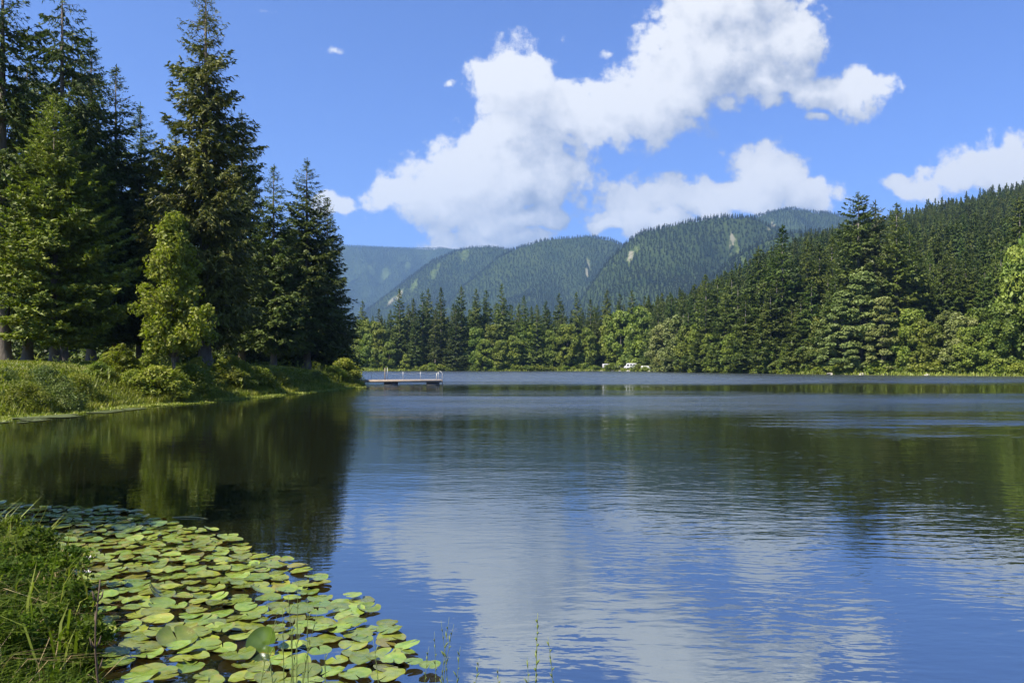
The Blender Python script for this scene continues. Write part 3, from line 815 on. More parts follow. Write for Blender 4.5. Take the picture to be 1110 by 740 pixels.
for (x, ty, back, wd, k, lab) in [
 (930, 209, 14, 1.1, "layered_spruce", "tallest far shore spruce with a flat bushy top and bare upper trunk"),
 (949, 217, 16, 1.2, "pale_spruce", "lighter green layered spruce in the middle of the tall trio"),
 (972, 220, 14, 1.2, "dense_spruce", "dark layered spruce on the outer side of the tall trio"),
 (916, 246, 20, 1.0, "shore_spruce_c", "broad spruce filling in behind the tallest far shore spruce"),
 (986, 252, 22, 1.0, "shore_spruce_b", "dark spruce half behind the outer one of the tall trio")]:
    loc, hh = at(x, ty, shore_depth(x) + back)
    plant(k, "spruce_tree", loc, hh, lab, "spruce", "tall trio of spruces and its companions", wd)
LEAFY = [(393,347,6,'b'),(408,349,5,'b'),(400,362,3,'a'),(422,371,2,'a'),(440,384,2,'a'),(516,356,6,'a'),(532,352,8,'b'),(523,368,3,'a'),(544,369,3,'a'),(556,364,4,'b'),(570,352,9,'b'),(582,349,10,'c'),(596,358,6,'b'),
 (615,352,5,'a'),(637,356,5,'b'),(659,341,14,'c'),(673,338,15,'a'),(695,333,17,'b'),(684,356,13,'c'),(717,352,6,'p'),(722,348,5,'p'),(734,341,6,'p'),(745,354,4,'a'),(758,352,5,'b'),(772,362,4,'b'),(783,358,4,'c'),(792,362,2,'b'),(806,366,2,'a'),
 (778,372,2,'a'),(818,370,3,'c'),(836,366,3,'b'),(852,374,2,'c'),(884,342,5,'c'),(895,340,8,'p'),(988,336,5,'a'),(1000,346,4,'b'),(1012,350,6,'a'),(1030,336,6,'p'),(1044,342,4,'p'),(1060,335,8,'b'),(1074,350,3,'c'),
 (1100,266,9,'c'),(1118,250,12,'b'),(1088,330,4,'a'),(1140,300,8,'a'),(975,345,9,'b'),(1050,355,2,'a')]
LEAFY.sort()
KM = {'a': ("shore_broad_a", "round bright green"), 'b': ("shore_broad_b", "upright light green"), 'c': ("shore_broad_c", "pointed yellow green"), 'p': ("pale_broad", "pale grey green")}
for i, (x, ty, back, k) in enumerate(LEAFY):
    loc, hh = at(x, ty, shore_depth(x) + back)
    big = x > 1095 and ty < 270
    lab = f"{KM[k][1]} broadleaf tree, {nth(i + 1)} from the dock end along the far shore"
    plant(KM[k][0], "broadleaf_tree", loc, hh, lab, "tree", "broadleaf trees along the far shore", 0.62 if big else (1.0 if hh < 12 else 0.85))
for (x, ty, back, wd, lab) in [(915, 312, 3, 1.15, "pale feathery tree in tiers at the water below the tallest spruce"), (934, 290, 6, 1.15, "largest pale olive tree with layered boughs below the tall trio"),
                               (957, 318, 4, 1.1, "pale tree with drooping boughs below the outer spruce of the trio")]:
    loc, hh = at(x, ty, shore_depth(x) + back)
    plant("pale_mass", "broadleaf_tree", loc, hh, lab, "tree", "pale trees below the tall trio", wd)
# the second and third rows behind
env_x = [385, 430, 480, 540, 600, 660, 720, 750, 790, 820, 850, 880, 930, 985, 1060, 1150]
env_y = [338, 326, 322, 322, 330, 326, 328, 320, 310, 300, 292, 284, 272, 272, 270, 262]
i = 0
for row, (db, sp_, lo) in enumerate([(26, 9.5, 4), (44, 9.5, 0)]):
    for x in np.arange(384, 1150, sp_):
        xx = x + random.uniform(-3.5, 3.5)
        ty = np.interp(xx, env_x, env_y) + lo + random.uniform(0, 16)
        loc, hh = at(xx, ty, shore_depth(xx) + db + random.uniform(-6, 6))
        if hh < 8: continue
        i += 1
        plant(random.choice(SP), "spruce_tree", loc, hh, f"{nth(i)} shaded spruce from the dock in the rows behind the far shore's front", "spruce", "spruces behind the far shore's front row", 1.1)
# low bushes on the waterline
for i, x in enumerate(np.arange(390, 1125, 8.6)):
    xx = x + random.uniform(-3, 3)
    if 650 < xx < 662 or 674 < xx < 693 or 699 < xx < 708: continue
    dist = shore_depth(xx) + 2.5 + random.uniform(-0.8, 1.2)
    X = (xx - HX) / F * dist
    sd = float(lake_sd(np.array([X]), np.array([dist]))[0])
    if sd < 0.6: dist += 1.5; X = (xx - HX) / F * dist
    plant("shore_bush", "waterside_bush", (X, dist, h1(X, dist)), random.uniform(1.3, 2.8), f"{nth(i + 1)} low yellow green bush from the dock end along the far waterline", "bush", "low bushes along the far waterline", random.uniform(1.0, 1.6), parts=('foliage', 'stem'))

# --------------------------------------------- woods past counting: hillside and mountains, trees set out by geometry nodes
def src(name, mesh_parts, mat):
    me = mesh_np(name, *mesh_parts); me.materials.append(mat); return me
def forest(name, P, hts, kinds, mat, fallback):
    me = bpy.data.meshes.new(name)
    me.vertices.add(len(P)); me.vertices.foreach_set('co', np.ascontiguousarray(P, np.float32).ravel())
    r = np.random.default_rng(5)
    a = me.attributes.new("tall", 'FLOAT', 'POINT'); a.data.foreach_set('value', hts.astype(np.float32))
    a = me.attributes.new("turn", 'FLOAT_VECTOR', 'POINT')
    tv = np.zeros((len(P), 3), np.float32); tv[:, 2] = r.random(len(P)) * 6.28; a.data.foreach_set('vector', tv.ravel())
    a = me.attributes.new("which", 'INT', 'POINT'); a.data.foreach_set('value', r.integers(0, len(kinds), len(P)).astype(np.int32))
    o = link(name, me, mat)
    ng = bpy.data.node_groups.new(name + "_scatter", 'GeometryNodeTree')
    ng.interface.new_socket("Geometry", in_out='INPUT', socket_type='NodeSocketGeometry')
    ng.interface.new_socket("Geometry", in_out='OUTPUT', socket_type='NodeSocketGeometry')
    ni = ng.nodes.new('NodeGroupInput'); no = ng.nodes.new('NodeGroupOutput')
    iop = ng.nodes.new('GeometryNodeInstanceOnPoints')
    j = ng.nodes.new('GeometryNodeJoinGeometry')
    for kme in reversed(kinds):
        ob = bpy.data.objects.new(kme.name, kme)      # the shape of one far tree, not placed by itself
        oi = ng.nodes.new('GeometryNodeObjectInfo'); oi.inputs['Object'].default_value = ob
        oi.inputs['As Instance'].default_value = True
        ng.links.new(oi.outputs['Geometry'], j.inputs[0])
    ng.links.new(ni.outputs[0], iop.inputs['Points'])
    ng.links.new(j.outputs[0], iop.inputs['Instance'])
    iop.inputs['Pick Instance'].default_value = True
    def attr(nm, typ):
        nd = ng.nodes.new('GeometryNodeInputNamedAttribute'); nd.data_type = typ; nd.inputs['Name'].default_value = nm
        return [s for s in nd.outputs if s.enabled and s.name == 'Attribute'][0]
    ng.links.new(attr("which", 'INT'), iop.inputs['Instance Index'])
    rt = ng.nodes.new('FunctionNodeEulerToRotation')
    ng.links.new(attr("turn", 'FLOAT_VECTOR'), rt.inputs[0]); ng.links.new(rt.outputs[0], iop.inputs['Rotation'])
    ng.links.new(attr("tall", 'FLOAT'), iop.inputs['Scale'])
    ng.links.new(iop.outputs[0], no.inputs[0])
    md = o.modifiers.new("scatter", 'NODES'); md.node_group = ng
    return o

def mid_tree(seed, R):
    c, _ = spruce_crown(1.0, R, 0.04, seed, step=0.045, per=7, ds=0.055, dsp=0.045, sl=0.055, sw=0.014, power=0.85, droop=0.4, hang=0.4, rag=0.4, up=0.3, maxtw=0.06)
    # the builder adds fixed stubs meant for metres: draw those in
    return c
def scaled_tree(seed, H, R, **kw):
    (V, f, l), _ = spruce_crown(H, R, H * 0.05, seed, **kw)
    tv, tf, tl = tube_np([[0, 0, -2.5], [0, 0, H * .5], [0, 0, H * .95]], [0.3, 0.2, 0.03], 5)
    V, f, l = join_np([(V, f, l), (tv, tf, tl)])
    return V / H, f, l
mids = [src("hillside_spruce", scaled_tree(301 + i, 24, [4.4, 3.7, 4.9, 4.1][i], step=1.1, per=7, ds=1.5, dsp=0.8, sl=1.35, sw=0.34, power=[.85, .75, .95, .8][i], droop=0.4, hang=0.4, rag=0.4, up=0.3), M_HILL) for i in range(4)]
lows = [src("mountain_spruce", scaled_tree(311 + i, 22, [4.2, 3.6, 4.8][i], step=2.4, per=5, ds=2.6, dsp=1.5, sl=2.4, sw=0.75, power=0.85, droop=0.3, hang=0.3, rag=0.3, up=0.3), M_MOUNTAIN) for i in range(3)]
def seen_points(px0, px1, Y0, Y1, cell, tree=20.0, seed=1, slack=0.0):
    """a jittered lattice over the land, less what ridges in front hide from the lake shore"""
    r = np.random.default_rng(seed)
    x0, x1 = (px0 - HX) / F * Y1, (px1 - HX) / F * Y1
    gx, gy = np.meshgrid(np.arange(min(x0, (px0 - HX) / F * Y0), max(x1, (px1 - HX) / F * Y0), cell), np.arange(Y0, Y1, cell))
    X = (gx + r.uniform(-.5, .5, gx.shape) * cell).ravel(); Y = (gy + r.uniform(-.5, .5, gx.shape) * cell).ravel()
    px = X / Y * F + HX; k = (px > px0) & (px < px1); X, Y, px = X[k], Y[k], px[k]
    Z = height(X, Y)
    # horizon table
    us = np.linspace(px0, px1, 300); Ys = np.geomspace(max(Y0 * .6, 300), Y1, 400)
    U, YY = np.meshgrid((us - HX) / F, Ys)
    E = (height(U * YY, YY) - EYE) / YY
    C = np.maximum.accumulate(E, axis=0)
    ui = np.clip(((px - px0) / (px1 - px0) * 299).round().astype(int), 0, 299)
    yi = np.clip(np.searchsorted(Ys, Y) - 2, 0, 399)
    vis = (Z + tree - EYE) / Y > C[yi, ui] - slack
    return X[vis], Y[vis], Z[vis]
X, Y, Z = seen_points(690, 1330, 205, 900, 6.0, 24, 2, 0.006)
sd = lake_sd(X, Y); k = (sd > 62) | ((sd > 45) & (X > 60)); X, Y, Z = X[k], Y[k], Z[k]
P = np.stack([X, Y, Z], -1); hts = np.random.default_rng(8).uniform(15, 27, len(P)) * (0.9 + 0.3 * fbm(X / 60, Y / 60, 2))
wood1 = tag(forest("hillside_forest", P, hts, mids, M_HILL, None), kind='stuff', label="dense conifer wood covering the near hillside above the lake", cat="forest")
# valley floor wood behind the far shore rows
X, Y, Z = seen_points(330, 720, 345, 700, 11.0, 24, 4, 0.02)
P = np.stack([X, Y, Z], -1); hts = np.random.default_rng(9).uniform(15, 22, len(P))
wood2 = tag(forest("valley_forest", P, hts, mids, M_HILL, None), kind='stuff', label="conifer wood on the valley floor behind the far shore trees", cat="forest")
X, Y, Z = seen_points(330, 1150, 900, 6300, 9.5, 20, 3, 0.001)
keep = np.ones(len(X), bool)
for (x, y, a, b, bare) in spots:
    keep &= (((X - x) / (a * 0.45)) ** 2 + ((Y - y) / (b * 1.5 * 0.5)) ** 2 > 1 + 1.6 * (fbm(X / 25, Y / 25, 2) - 0.5))
X, Y, Z = X[keep], Y[keep], Z[keep]
P = np.stack([X, Y, Z], -1); hts = np.random.default_rng(10).uniform(9, 16, len(P)) * (0.8 + 0.4 * fbm(X / 120, Y / 120, 3))
wood3 = tag(forest("mountain_forest", P, hts, lows, M_MOUNTAIN, None), kind='stuff', label="endless conifer wood covering the distant mountains", cat="forest")
print("FOREST", len(P))

# ------------------------------------------------------------------ grass
def blades_np(P, h, w, lean, seed=0, bend=0.6):
    r = np.random.default_rng(seed); n = len(P)
    a = r.random(n) * 6.283
    d = np.stack([np.cos(a), np.sin(a), np.zeros(n)], -1)
    sd = np.stack([-np.sin(a + r.normal(0, .6, n)), np.cos(a), np.zeros(n)], -1)
    sd = unit(sd) * (w[:, None])
    up = np.zeros((n, 3)); up[:, 2] = 1
    m = P + up * (h * 0.55)[:, None] + d * (lean * h * 0.25)[:, None]
    tp = P + up * (h * (1 - 0.35 * lean * bend))[:, None] + d * (lean * h * 0.8)[:, None]
    V = np.stack([P - sd, P + sd, m + sd * 0.75, m - sd * 0.75, tp], 1).reshape(-1, 3)
    i = np.arange(n)[:, None] * 5
    loops = np.concatenate([i + np.array([[0, 1, 2, 3]]), i + np.array([[3, 2, 4]])], 1).reshape(-1)
    fn = np.tile([4, 3], n)
    return V, fn, loops

M_GRASS = foliage_mat("bank_grass", (0.120, 0.160, 0.016), (0.230, 0.240, 0.035), trans=0.35, scale=0.35, tvar=0.0, rough=0.5)
M_MARSH = foliage_mat("marsh_plants", (0.170, 0.220, 0.025), (0.290, 0.310, 0.060), trans=0.30, scale=1.2, tvar=0.0, rough=0.45)
M_NEAR_GRASS = foliage_mat("near_grass", (0.045, 0.085, 0.008), (0.130, 0.170, 0.016), trans=0.40, scale=2.2, tvar=0.0, rough=0.6, spec=0.12)

r = np.random.default_rng(41)
def scatter(n, x0, x1, y0, y1, cond):
    X = r.uniform(x0, x1, n); Y = r.uniform(y0, y1, n); sd = lake_sd(X, Y)
    k = cond(X, Y, sd); X, Y, sd = X[k], Y[k], sd[k]
    return X, Y, height(X, Y), sd
X, Y, Z, sd = scatter(420000, -36, -10, 27, 90, lambda X, Y, s: (s > 0.1) & (s < 14) & (X / Y > -0.70) & (X / Y < -0.185))
pk = r.random(len(X)) < np.where(sd < 5, 1.0, 0.45); X, Y, Z, sd = X[pk], Y[pk], Z[pk], sd[pk]
long_ = (sd < 4.2)
h = np.where(long_, r.uniform(0.20, 0.50, len(X)) * (0.6 + 0.8 * fbm(X / 2, Y / 2, 2)), r.uniform(0.06, 0.13, len(X)))
V, f, l = blades_np(np.stack([X, Y, Z - 0.02], -1), h, np.where(long_, 0.020, 0.022) * r.uniform(.7, 1.3, len(X)), r.uniform(0.2, 0.9, len(X)), 3)
tag(link("bank_grass", mesh_np("bank_grass", V, f, l), M_GRASS), "long and mown grass on the wooded bank", "grass", kind='stuff')
# tall weeds standing out of the grass
X, Y, Z, sd = scatter(9000, -36, -10, 27, 80, lambda X, Y, s: (s > 0.6) & (s < 4.5) & (X / Y > -0.70) & (X / Y < -0.185))
k = r.random(len(X)) < 0.55; X, Y, Z = X[k], Y[k], Z[k]
C = []; A = []; B = []
for q in range(7):
    zz = Z + r.uniform(0.15, 1.0, len(X)); a = r.random(len(X)) * 6.28
    C.append(np.stack([X + np.cos(a) * .08, Y + np.sin(a) * .08, zz], -1))
    A.append(np.stack([np.cos(a), np.sin(a), r.uniform(.2, 1.4, len(X))], -1) * 0.10); B.append(np.stack([-np.sin(a), np.cos(a), np.zeros(len(X))], -1) * 0.035)
V1 = diamonds(np.concatenate(C), np.concatenate(A), np.concatenate(B))
V2 = blades_np(np.stack([X, Y, Z], -1), r.uniform(.7, 1.15, len(X)), np.full(len(X), 0.012), r.uniform(0, .3, len(X)), 4)
V, f, l = join_np([V1, V2])
tag(link("bank_weeds", mesh_np("bank_weeds", V, f, l), M_SHRUB), "leafy weeds among the grass of the wooded bank", "weeds", kind='stuff')
# pale marsh plants and floating leaves along the water's edge
X, Y, Z, sd = scatter(330000, -34, -10, 25, 82, lambda X, Y, s: (s > -1.7) & (s < 0.5) & (X / Y > -0.70))
edge = 1.5 * fbm(X / 5 + 3, Y / 5, 3) * sstep(70 - Y, -12, 22) + 0.12
k = (-sd < edge) & (fbm(X / 1.1, Y / 1.1, 3) > 0.33); X, Y, Z, sd = X[k], Y[k], np.maximum(Z[k], 0.0), sd[k]
h = r.uniform(0.05, 0.20, len(X)) * (0.5 + 0.9 * fbm(X / 1.5, Y / 1.5, 2)) * np.where(sd < -0.5, 0.6, 1.0)
V1 = blades_np(np.stack([X, Y, Z - 0.01], -1), h, np.full(len(X), 0.020), r.uniform(0.3, 1.2, len(X)), 5)
n = len(X) // 3
a = r.random(n) * 6.28; A = np.stack([np.cos(a), np.sin(a), r.normal(0, .12, n)], -1) * 0.075
B = np.stack([-np.sin(a), np.cos(a), r.normal(0, .12, n)], -1) * 0.06
V2 = diamonds(np.stack([X[:n], Y[:n], Z[:n] + 0.012 + 0.02 * r.random(n)], -1), A, B)
V, f, l = join_np([V1, V2])
tag(link("marsh_plants", mesh_np("marsh_plants", V, f, l), M_MARSH), "pale marsh plants and floating leaves fringing the wooded bank", "marsh plants", kind='stuff')
# small dark leaves afloat off the end of the marsh, and grass along the far strand
X, Y, Z, sd = scatter(60000, -26, -17, 24, 36, lambda X, Y, s: (s < -0.3) & (s > -3.2) & (X / Y > -0.70) & (X / Y < -0.42))
k = fbm(X / 1.0, Y / 1.0, 3) > 0.5; X, Y = X[k][:7000], Y[k][:7000]; n = len(X)
a = r.random(n) * 6.28; A = np.stack([np.cos(a), np.sin(a), 0 * a], -1) * 0.08; B = np.stack([-np.sin(a), np.cos(a), 0 * a], -1) * 0.07
V, f, l = diamonds(np.stack([X, Y, 0.006 + 0.02 * r.random(n)], -1), A, B)
tag(link("floating_leaves", mesh_np("floating_leaves", V, f, l), plain_mat("small_dark_pads", (0.10, 0.13, 0.05), (0.16, 0.18, 0.08), 0.4)), "small pads afloat off the wooded bank near the picture's edge", "floating leaves", kind='stuff')
X, Y, Z, sd = scatter(400000, -75, 130, 125, 300, lambda X, Y, s: (s > -0.2) & (s < 7) & (X / Y > -0.26) & (X / Y < 0.70))
h = r.uniform(0.3, 0.9, len(X)) * np.where((X / Y * F + HX > 646) & (X / Y * F + HX < 712), 0.7, 1.0)
V, f, l = blades_np(np.stack([X, Y, np.maximum(Z, 0) - 0.05], -1), h, np.full(len(X), 0.09), r.uniform(0.2, .9, len(X)), 6)
tag(link("strand_grass", mesh_np("strand_grass", V, f, l), M_MARSH), "yellow green grass along the far waterline", "grass", kind='stuff')
# the rank grass on the near bank
X, Y, Z, sd = scatter(230000, -9.5, -1.2, 2.2, 10.5, lambda X, Y, s: (s > -0.12) & (s < 3.2) & (X / Y > -1.25))
k = r.random(len(X)) < 0.62; X, Y, Z, sd = X[k], Y[k], Z[k], sd[k]
lump = fbm(X / 0.7, Y / 0.7, 3)
h = r.uniform(0.14, 0.62, len(X)) * (0.30 + 1.45 * lump ** 1.2) * (0.55 + 0.45 * sstep(sd, 0, 0.9)) * (1 - 0.3 * sstep(Y, 5.5, 8))
V, f, l = blades_np(np.stack([X, Y, Z - 0.02], -1), h, r.uniform(0.0025, 0.0075, len(X)), r.uniform(0.2, 1.7, len(X)), 7, 0.9)
tag(link("near_grass", mesh_np("near_grass", V, f, l), M_NEAR_GRASS), "rank tangled grass on the near bank beside the lily pads", "grass", kind='stuff')

# dead straw and broad blades through it
X, Y, Z, sd = scatter(7000, -9.5, -1.2, 2.2, 10.5, lambda X, Y, s: (s > -0.10) & (s < 3.2) & (X / Y > -1.25))
h = r.uniform(0.12, 0.55, len(X)) * (0.6 + 0.5 * fbm(X / 0.7, Y / 0.7, 3))
V, f, l = blades_np(np.stack([X, Y, Z - 0.02], -1), h, r.uniform(0.002, 0.005, len(X)), r.uniform(0.6, 2.6, len(X)), 17, 0.9)
tag(link("dead_straw", mesh_np("dead_straw", V, f, l), foliage_mat("straw", (0.20, 0.15, 0.06), (0.34, 0.28, 0.13), trans=0.2, scale=3.0, tvar=0)), "dead straw tangled through the near grass", "straw", kind='stuff')
X, Y, Z, sd = scatter(4500, -9.5, -1.2, 2.2, 10.5, lambda X, Y, s: (s > -0.15) & (s < 2.5) & (X / Y > -1.25))
k = fbm(X / 0.5 + 7, Y / 0.5, 3) > 0.52; X, Y, Z = X[k], Y[k], Z[k]
V, f, l = blades_np(np.stack([X, Y, Z - 0.02], -1), r.uniform(0.3, 0.75, len(X)), r.uniform(0.006, 0.012, len(X)), r.uniform(0.2, 1.2, len(X)), 19, 0.9)
tag(link("sedge", mesh_np("sedge", V, f, l), M_GRASS), "broad bladed sedge in the near grass at the water's edge", "sedge", kind='stuff')

# leafy weeds standing in that grass
make_leafy("near_weed", 0.55, 0.34, 0.05, 131, 0.006, M_NEAR_GRASS, M_STEM, nl=8, nclump=26, per=42, ls=0.055, lw=0.014, cr=0.30, shape='round', hollow=0.2)
for i, (x, ty, dist) in enumerate([(8, 556, 7.6), (40, 566, 7.2), (70, 590, 6.7), (22, 600, 6.0), (78, 625, 5.9), (50, 650, 5.3), (12, 660, 4.9), (92, 665, 5.2)]):
    loc, hh = at(x, ty, dist)
    plant("near_weed", "weed_plant", loc, max(hh, .3), ORD[i] + " leafy weed from the picture's edge standing in the rank near grass", "weed", "leafy weeds in the near grass", 1.1, parts=('foliage', 'stem'))

# unseen alder added outside the picture to shade the back lily pads
make_leafy("alder", 9.5, 3.0, 3.2, 141, 0.14, M_SHRUB, M_BARK, nl=16, nclump=70, per=150, ls=0.20, lw=0.06, cr=0.3, shape='round', hollow=0.3)
plant("alder", "added_shade_alder", (-10.7, 6.9, h1(-10.7, 6.9)), 9.5, "alder beyond the picture's edge shading the back of the lily pads", "tree")

# ------------------------------------------------------------------ water lilies
m, t, out = material("lily_pad")
tc = t.new('ShaderNodeTexCoord'); oi = t.new('ShaderNodeObjectInfo'); geo = t.new('ShaderNodeNewGeometry')
o3 = t.sep(tc.outputs['Object'])
angl = t.math('ARCTAN2', o3[1], o3[0])
vein = t.math('ABSOLUTE', t.math('SINE', t.math('MULTIPLY', angl, 9.0)))
vein = t.rng(vein, 0.0, 0.16, 1, 0)
rad = t.vmath('LENGTH', tc.outputs['Object'])
sh = t.vmath('ADD', tc.outputs['Object'], t.comb(t.math('MULTIPLY', oi.outputs['Random'], 40.0), 0.0, 0.0))
n1 = t.noise(sh, 14.0, 4, 0.6); n2 = t.noise(sh, 60.0, 3, 0.6)
col = t.mix(t.rng(n1, 0.3, 0.7), rgb(0.135, 0.205, 0.022), rgb(0.245, 0.290, 0.050))
col = t.mix(t.math('MULTIPLY', vein, 0.35), col, rgb(0.30, 0.34, 0.10))
rim = t.math('MULTIPLY', t.rng(rad, 0.085, 0.125), t.rng(n1, 0.45, 0.62))
spot = t.rng(n2, 0.68, 0.74)
old = t.rng(t.math('FRACT', t.math('MULTIPLY', oi.outputs['Random'], 13.7)), 0.92, 0.98)
brown = t.math('MAXIMUM', t.math('MULTIPLY', rim, 0.7), t.math('MULTIPLY', spot, 0.8))
brown = t.math('MAXIMUM', brown, t.math('MULTIPLY', old, 0.55))
col = t.mix(brown, col, rgb(0.20, 0.13, 0.03))
hs = t.new('ShaderNodeHueSaturation'); t.l.new(col, hs.inputs['Color'])
t.put(hs.inputs['Value'], t.rng(oi.outputs['Random'], 0, 1, 0.62, 1.3))
t.put(hs.inputs['Hue'], t.rng(t.math('FRACT', t.math('MULTIPLY', oi.outputs['Random'], 5.17)), 0, 1, 0.478, 0.520))
under = t.mix(geo.outputs['Backfacing'], hs.outputs[0], rgb(0.20, 0.12, 0.02))
bs = t.new('ShaderNodeBsdfPrincipled'); t.l.new(under, bs.inputs['Base Color'])
t.put(bs.inputs['Roughness'], t.rng(n1, 0.3, 0.7, 0.10, 0.28)); bs.inputs['Specular IOR Level'].default_value = 0.9
bp = t.new('ShaderNodeBump'); bp.inputs['Strength'].default_value = 0.35; bp.inputs['Distance'].default_value = 0.01
t.l.new(t.math('ADD', n1, t.math('MULTIPLY', vein, 0.25)), bp.inputs['Height']); t.l.new(bp.outputs[0], bs.inputs['Normal'])
tr = t.new('ShaderNodeBsdfTranslucent'); t.l.new(under, tr.inputs[0])
mx = t.new('ShaderNodeMixShader'); mx.inputs[0].default_value = 0.10
t.l.new(bs.outputs[0], mx.inputs[1]); t.l.new(tr.outputs[0], mx.inputs[2]); t.l.new(mx.outputs[0], out.inputs[0])
M_PAD = m

def pad_mesh(seed, curl=0.0, fold=0.0, wavy=0.006):
    """a round leaf of 12 cm radius with its notch, a wavy rim; curl lifts the rim, fold lifts one side"""
    q = np.random.default_rng(seed)
    na, rings = 40, 7
    a0 = q.uniform(0, 6.28); gap = q.uniform(0.05, 0.16)
    a = np.linspace(gap, 2 * np.pi - gap, na)
    wav = 1 + 0.02 * np.sin(3 * a + q.uniform(0, 6)) + 0.008 * np.sin(7 * a + q.uniform(0, 6))
    el = q.uniform(0.92, 1.0)
    V = [(0, 0, 0.0)]
    ph = q.uniform(0, 6, 4)
    for j in range(1, rings + 1):
        s = j / rings
        R = 0.12 * s * wav
        # the lobes beside the notch round off
        dn = np.minimum(a - a[0], a[-1] - a)
        R = R * (1 - 0.14 * s * np.exp(-dn / 0.10))
        z = 1.3 * wavy * s ** 2 * (np.sin(2 * a + ph[0]) + 0.3 * np.sin(5 * a + ph[1]) + 0.15 * np.sin(9 * a + ph[2])) + curl * s ** 6 + 0.004 * (1 - s)
        x = R * np.cos(a); y = R * np.sin(a) * el
        if fold:
            lift = np.clip(x / 0.12 + 0.25, 0, None)
            z = z + fold * lift ** 1.6
            x = x - np.clip(lift - 0.1, 0, None) ** 2 * fold * 0.42
        for k in range(na): V.append((x[k], y[k], z[k]))
    V = np.array(V)
    L = []; fn = []
    for k in range(na - 1):
        L += [0, 1 + k, 2 + k]; fn.append(3)
    for j in range(rings - 1):
        b = 1 + j * na
        for k in range(na - 1):
            L += [b + k, b + na + k, b + na + k + 1, b + k + 1]; fn.append(4)
    V[:, :2] = V[:, :2] @ np.array([[math.cos(a0), -math.sin(a0)], [math.sin(a0), math.cos(a0)]]) if not fold else V[:, :2]
    me = mesh_np("lily_pad", V, fn, L, True); me.materials.append(M_PAD); return me
PADS = [pad_mesh(s, c, 0, w) for s, c, w in [(1, .002, .004), (2, .010, .006), (3, .004, .008), (4, .016, .005), (5, .0, .005), (6, .006, .010), (7, .003, .003)]]
FOLDED = [pad_mesh(11, .01, .045, .006), pad_mesh(12, .01, .075, .006)]
PADREG = [(-40,546),(60,550),(140,553),(190,570),(250,584),(275,598),(318,612),(345,622),(352,640),(400,648),(412,660),(395,670),(430,690),(445,705),(440,725),(420,745),(150,745),(105,700),(88,660),(70,625),(20,600),(-40,590)]
def in_poly(x, y, poly):
    c = False; n = len(poly)
    for i in range(n):
        ax, ay = poly[i]; bx, by = poly[(i + 1) % n]
        if (ay > y) != (by > y) and x < (bx - ax) * (y - ay) / (by - ay) + ax: c = not c
    return c
def wpt(px, py):
    Y = EYE * F / (py - HY); return (px - HX) / F * Y, Y
SINGLES = [ # x, y, radius, label
 (392,651,.115,"lily pad jutting out furthest on the open side of the upper patch"),
 (420,677,.085,"small ragged pad alone on the water above the round one"),
 (424,692,.115,"round pad with brown centre lines beside the small ragged one"),
 (416,714,.120,"big round pad with a reddish middle at the patch's outer end"),
 (388,690,.115,"yellowish pad with a curled rim just inside the outer round pad"),
 (383,703,.105,"pale yellow pad touching the big round one"),
 (376,672,.100,"pad with a brown edge below the furthest jutting one"),
 (448,722,.065,"smallest pad, first of the loose pair by the reeds"),
 (466,727,.075,"second of the loose pair of ragged pads by the reeds"),
 (347,649,.110,"pad lying between the main patch and the jutting one")]
r2 = random.Random(5)
placed = []
def put_pad(x, y, rad, me, label, grp=True, tilt=0.03, z=None, rot=None):
    o = bpy.data.objects.new("lily_pad", me); COL.objects.link(o)
    o.location = (x, y, (0.008 + 0.0042 * (len(placed) % 9)) if z is None else z)
    o.scale = (rad / .12,) * 3
    o.rotation_euler = (r2.gauss(0, tilt), r2.gauss(0, tilt), r2.random() * 6.28 if rot is None else rot)
    tag(o, label, "lily pad", "water lily pads" if grp else None)
    placed.append((x, y, rad)); return o
for (px, py, rd, lab) in SINGLES:
    x, y = wpt(px, py); put_pad(x, y, rd, PADS[len(placed) % 7], lab, tilt=0.02)
EXTRA = [(228, 576, 0, .10, "folded pad standing up at the back of the patch"), (173, 648, 1, .13, "dark folded pad in the middle of the patch catching shade"),
         (192, 697, 0, .15, "large dark folded leaf low in the patch"), (283, 644, 0, .12, "half raised glossy pad right of the dark folded one")]
for (px, py, k, rd, lab) in EXTRA:
    x, y = wpt(px, py); put_pad(x, y, rd, FOLDED[k], lab, tilt=0.03, z=0.02, rot=r2.uniform(2.0, 3.6))
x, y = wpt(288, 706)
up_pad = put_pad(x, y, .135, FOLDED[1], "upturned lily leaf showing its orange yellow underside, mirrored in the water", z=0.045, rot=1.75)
m, t, out = material("dark_lily_leaf")  # darker green than the other pads, orange towards one edge
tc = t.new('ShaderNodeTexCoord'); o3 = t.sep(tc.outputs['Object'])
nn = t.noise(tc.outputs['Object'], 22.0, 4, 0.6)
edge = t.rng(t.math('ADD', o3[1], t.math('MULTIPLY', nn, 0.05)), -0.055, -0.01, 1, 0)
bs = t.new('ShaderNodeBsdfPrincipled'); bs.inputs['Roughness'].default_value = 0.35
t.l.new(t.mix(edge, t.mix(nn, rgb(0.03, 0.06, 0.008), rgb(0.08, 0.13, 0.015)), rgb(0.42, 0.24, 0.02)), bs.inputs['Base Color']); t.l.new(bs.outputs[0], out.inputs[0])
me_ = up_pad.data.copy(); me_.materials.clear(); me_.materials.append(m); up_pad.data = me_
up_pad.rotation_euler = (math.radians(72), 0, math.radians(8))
cand = []; taken = list(placed); tries = 0
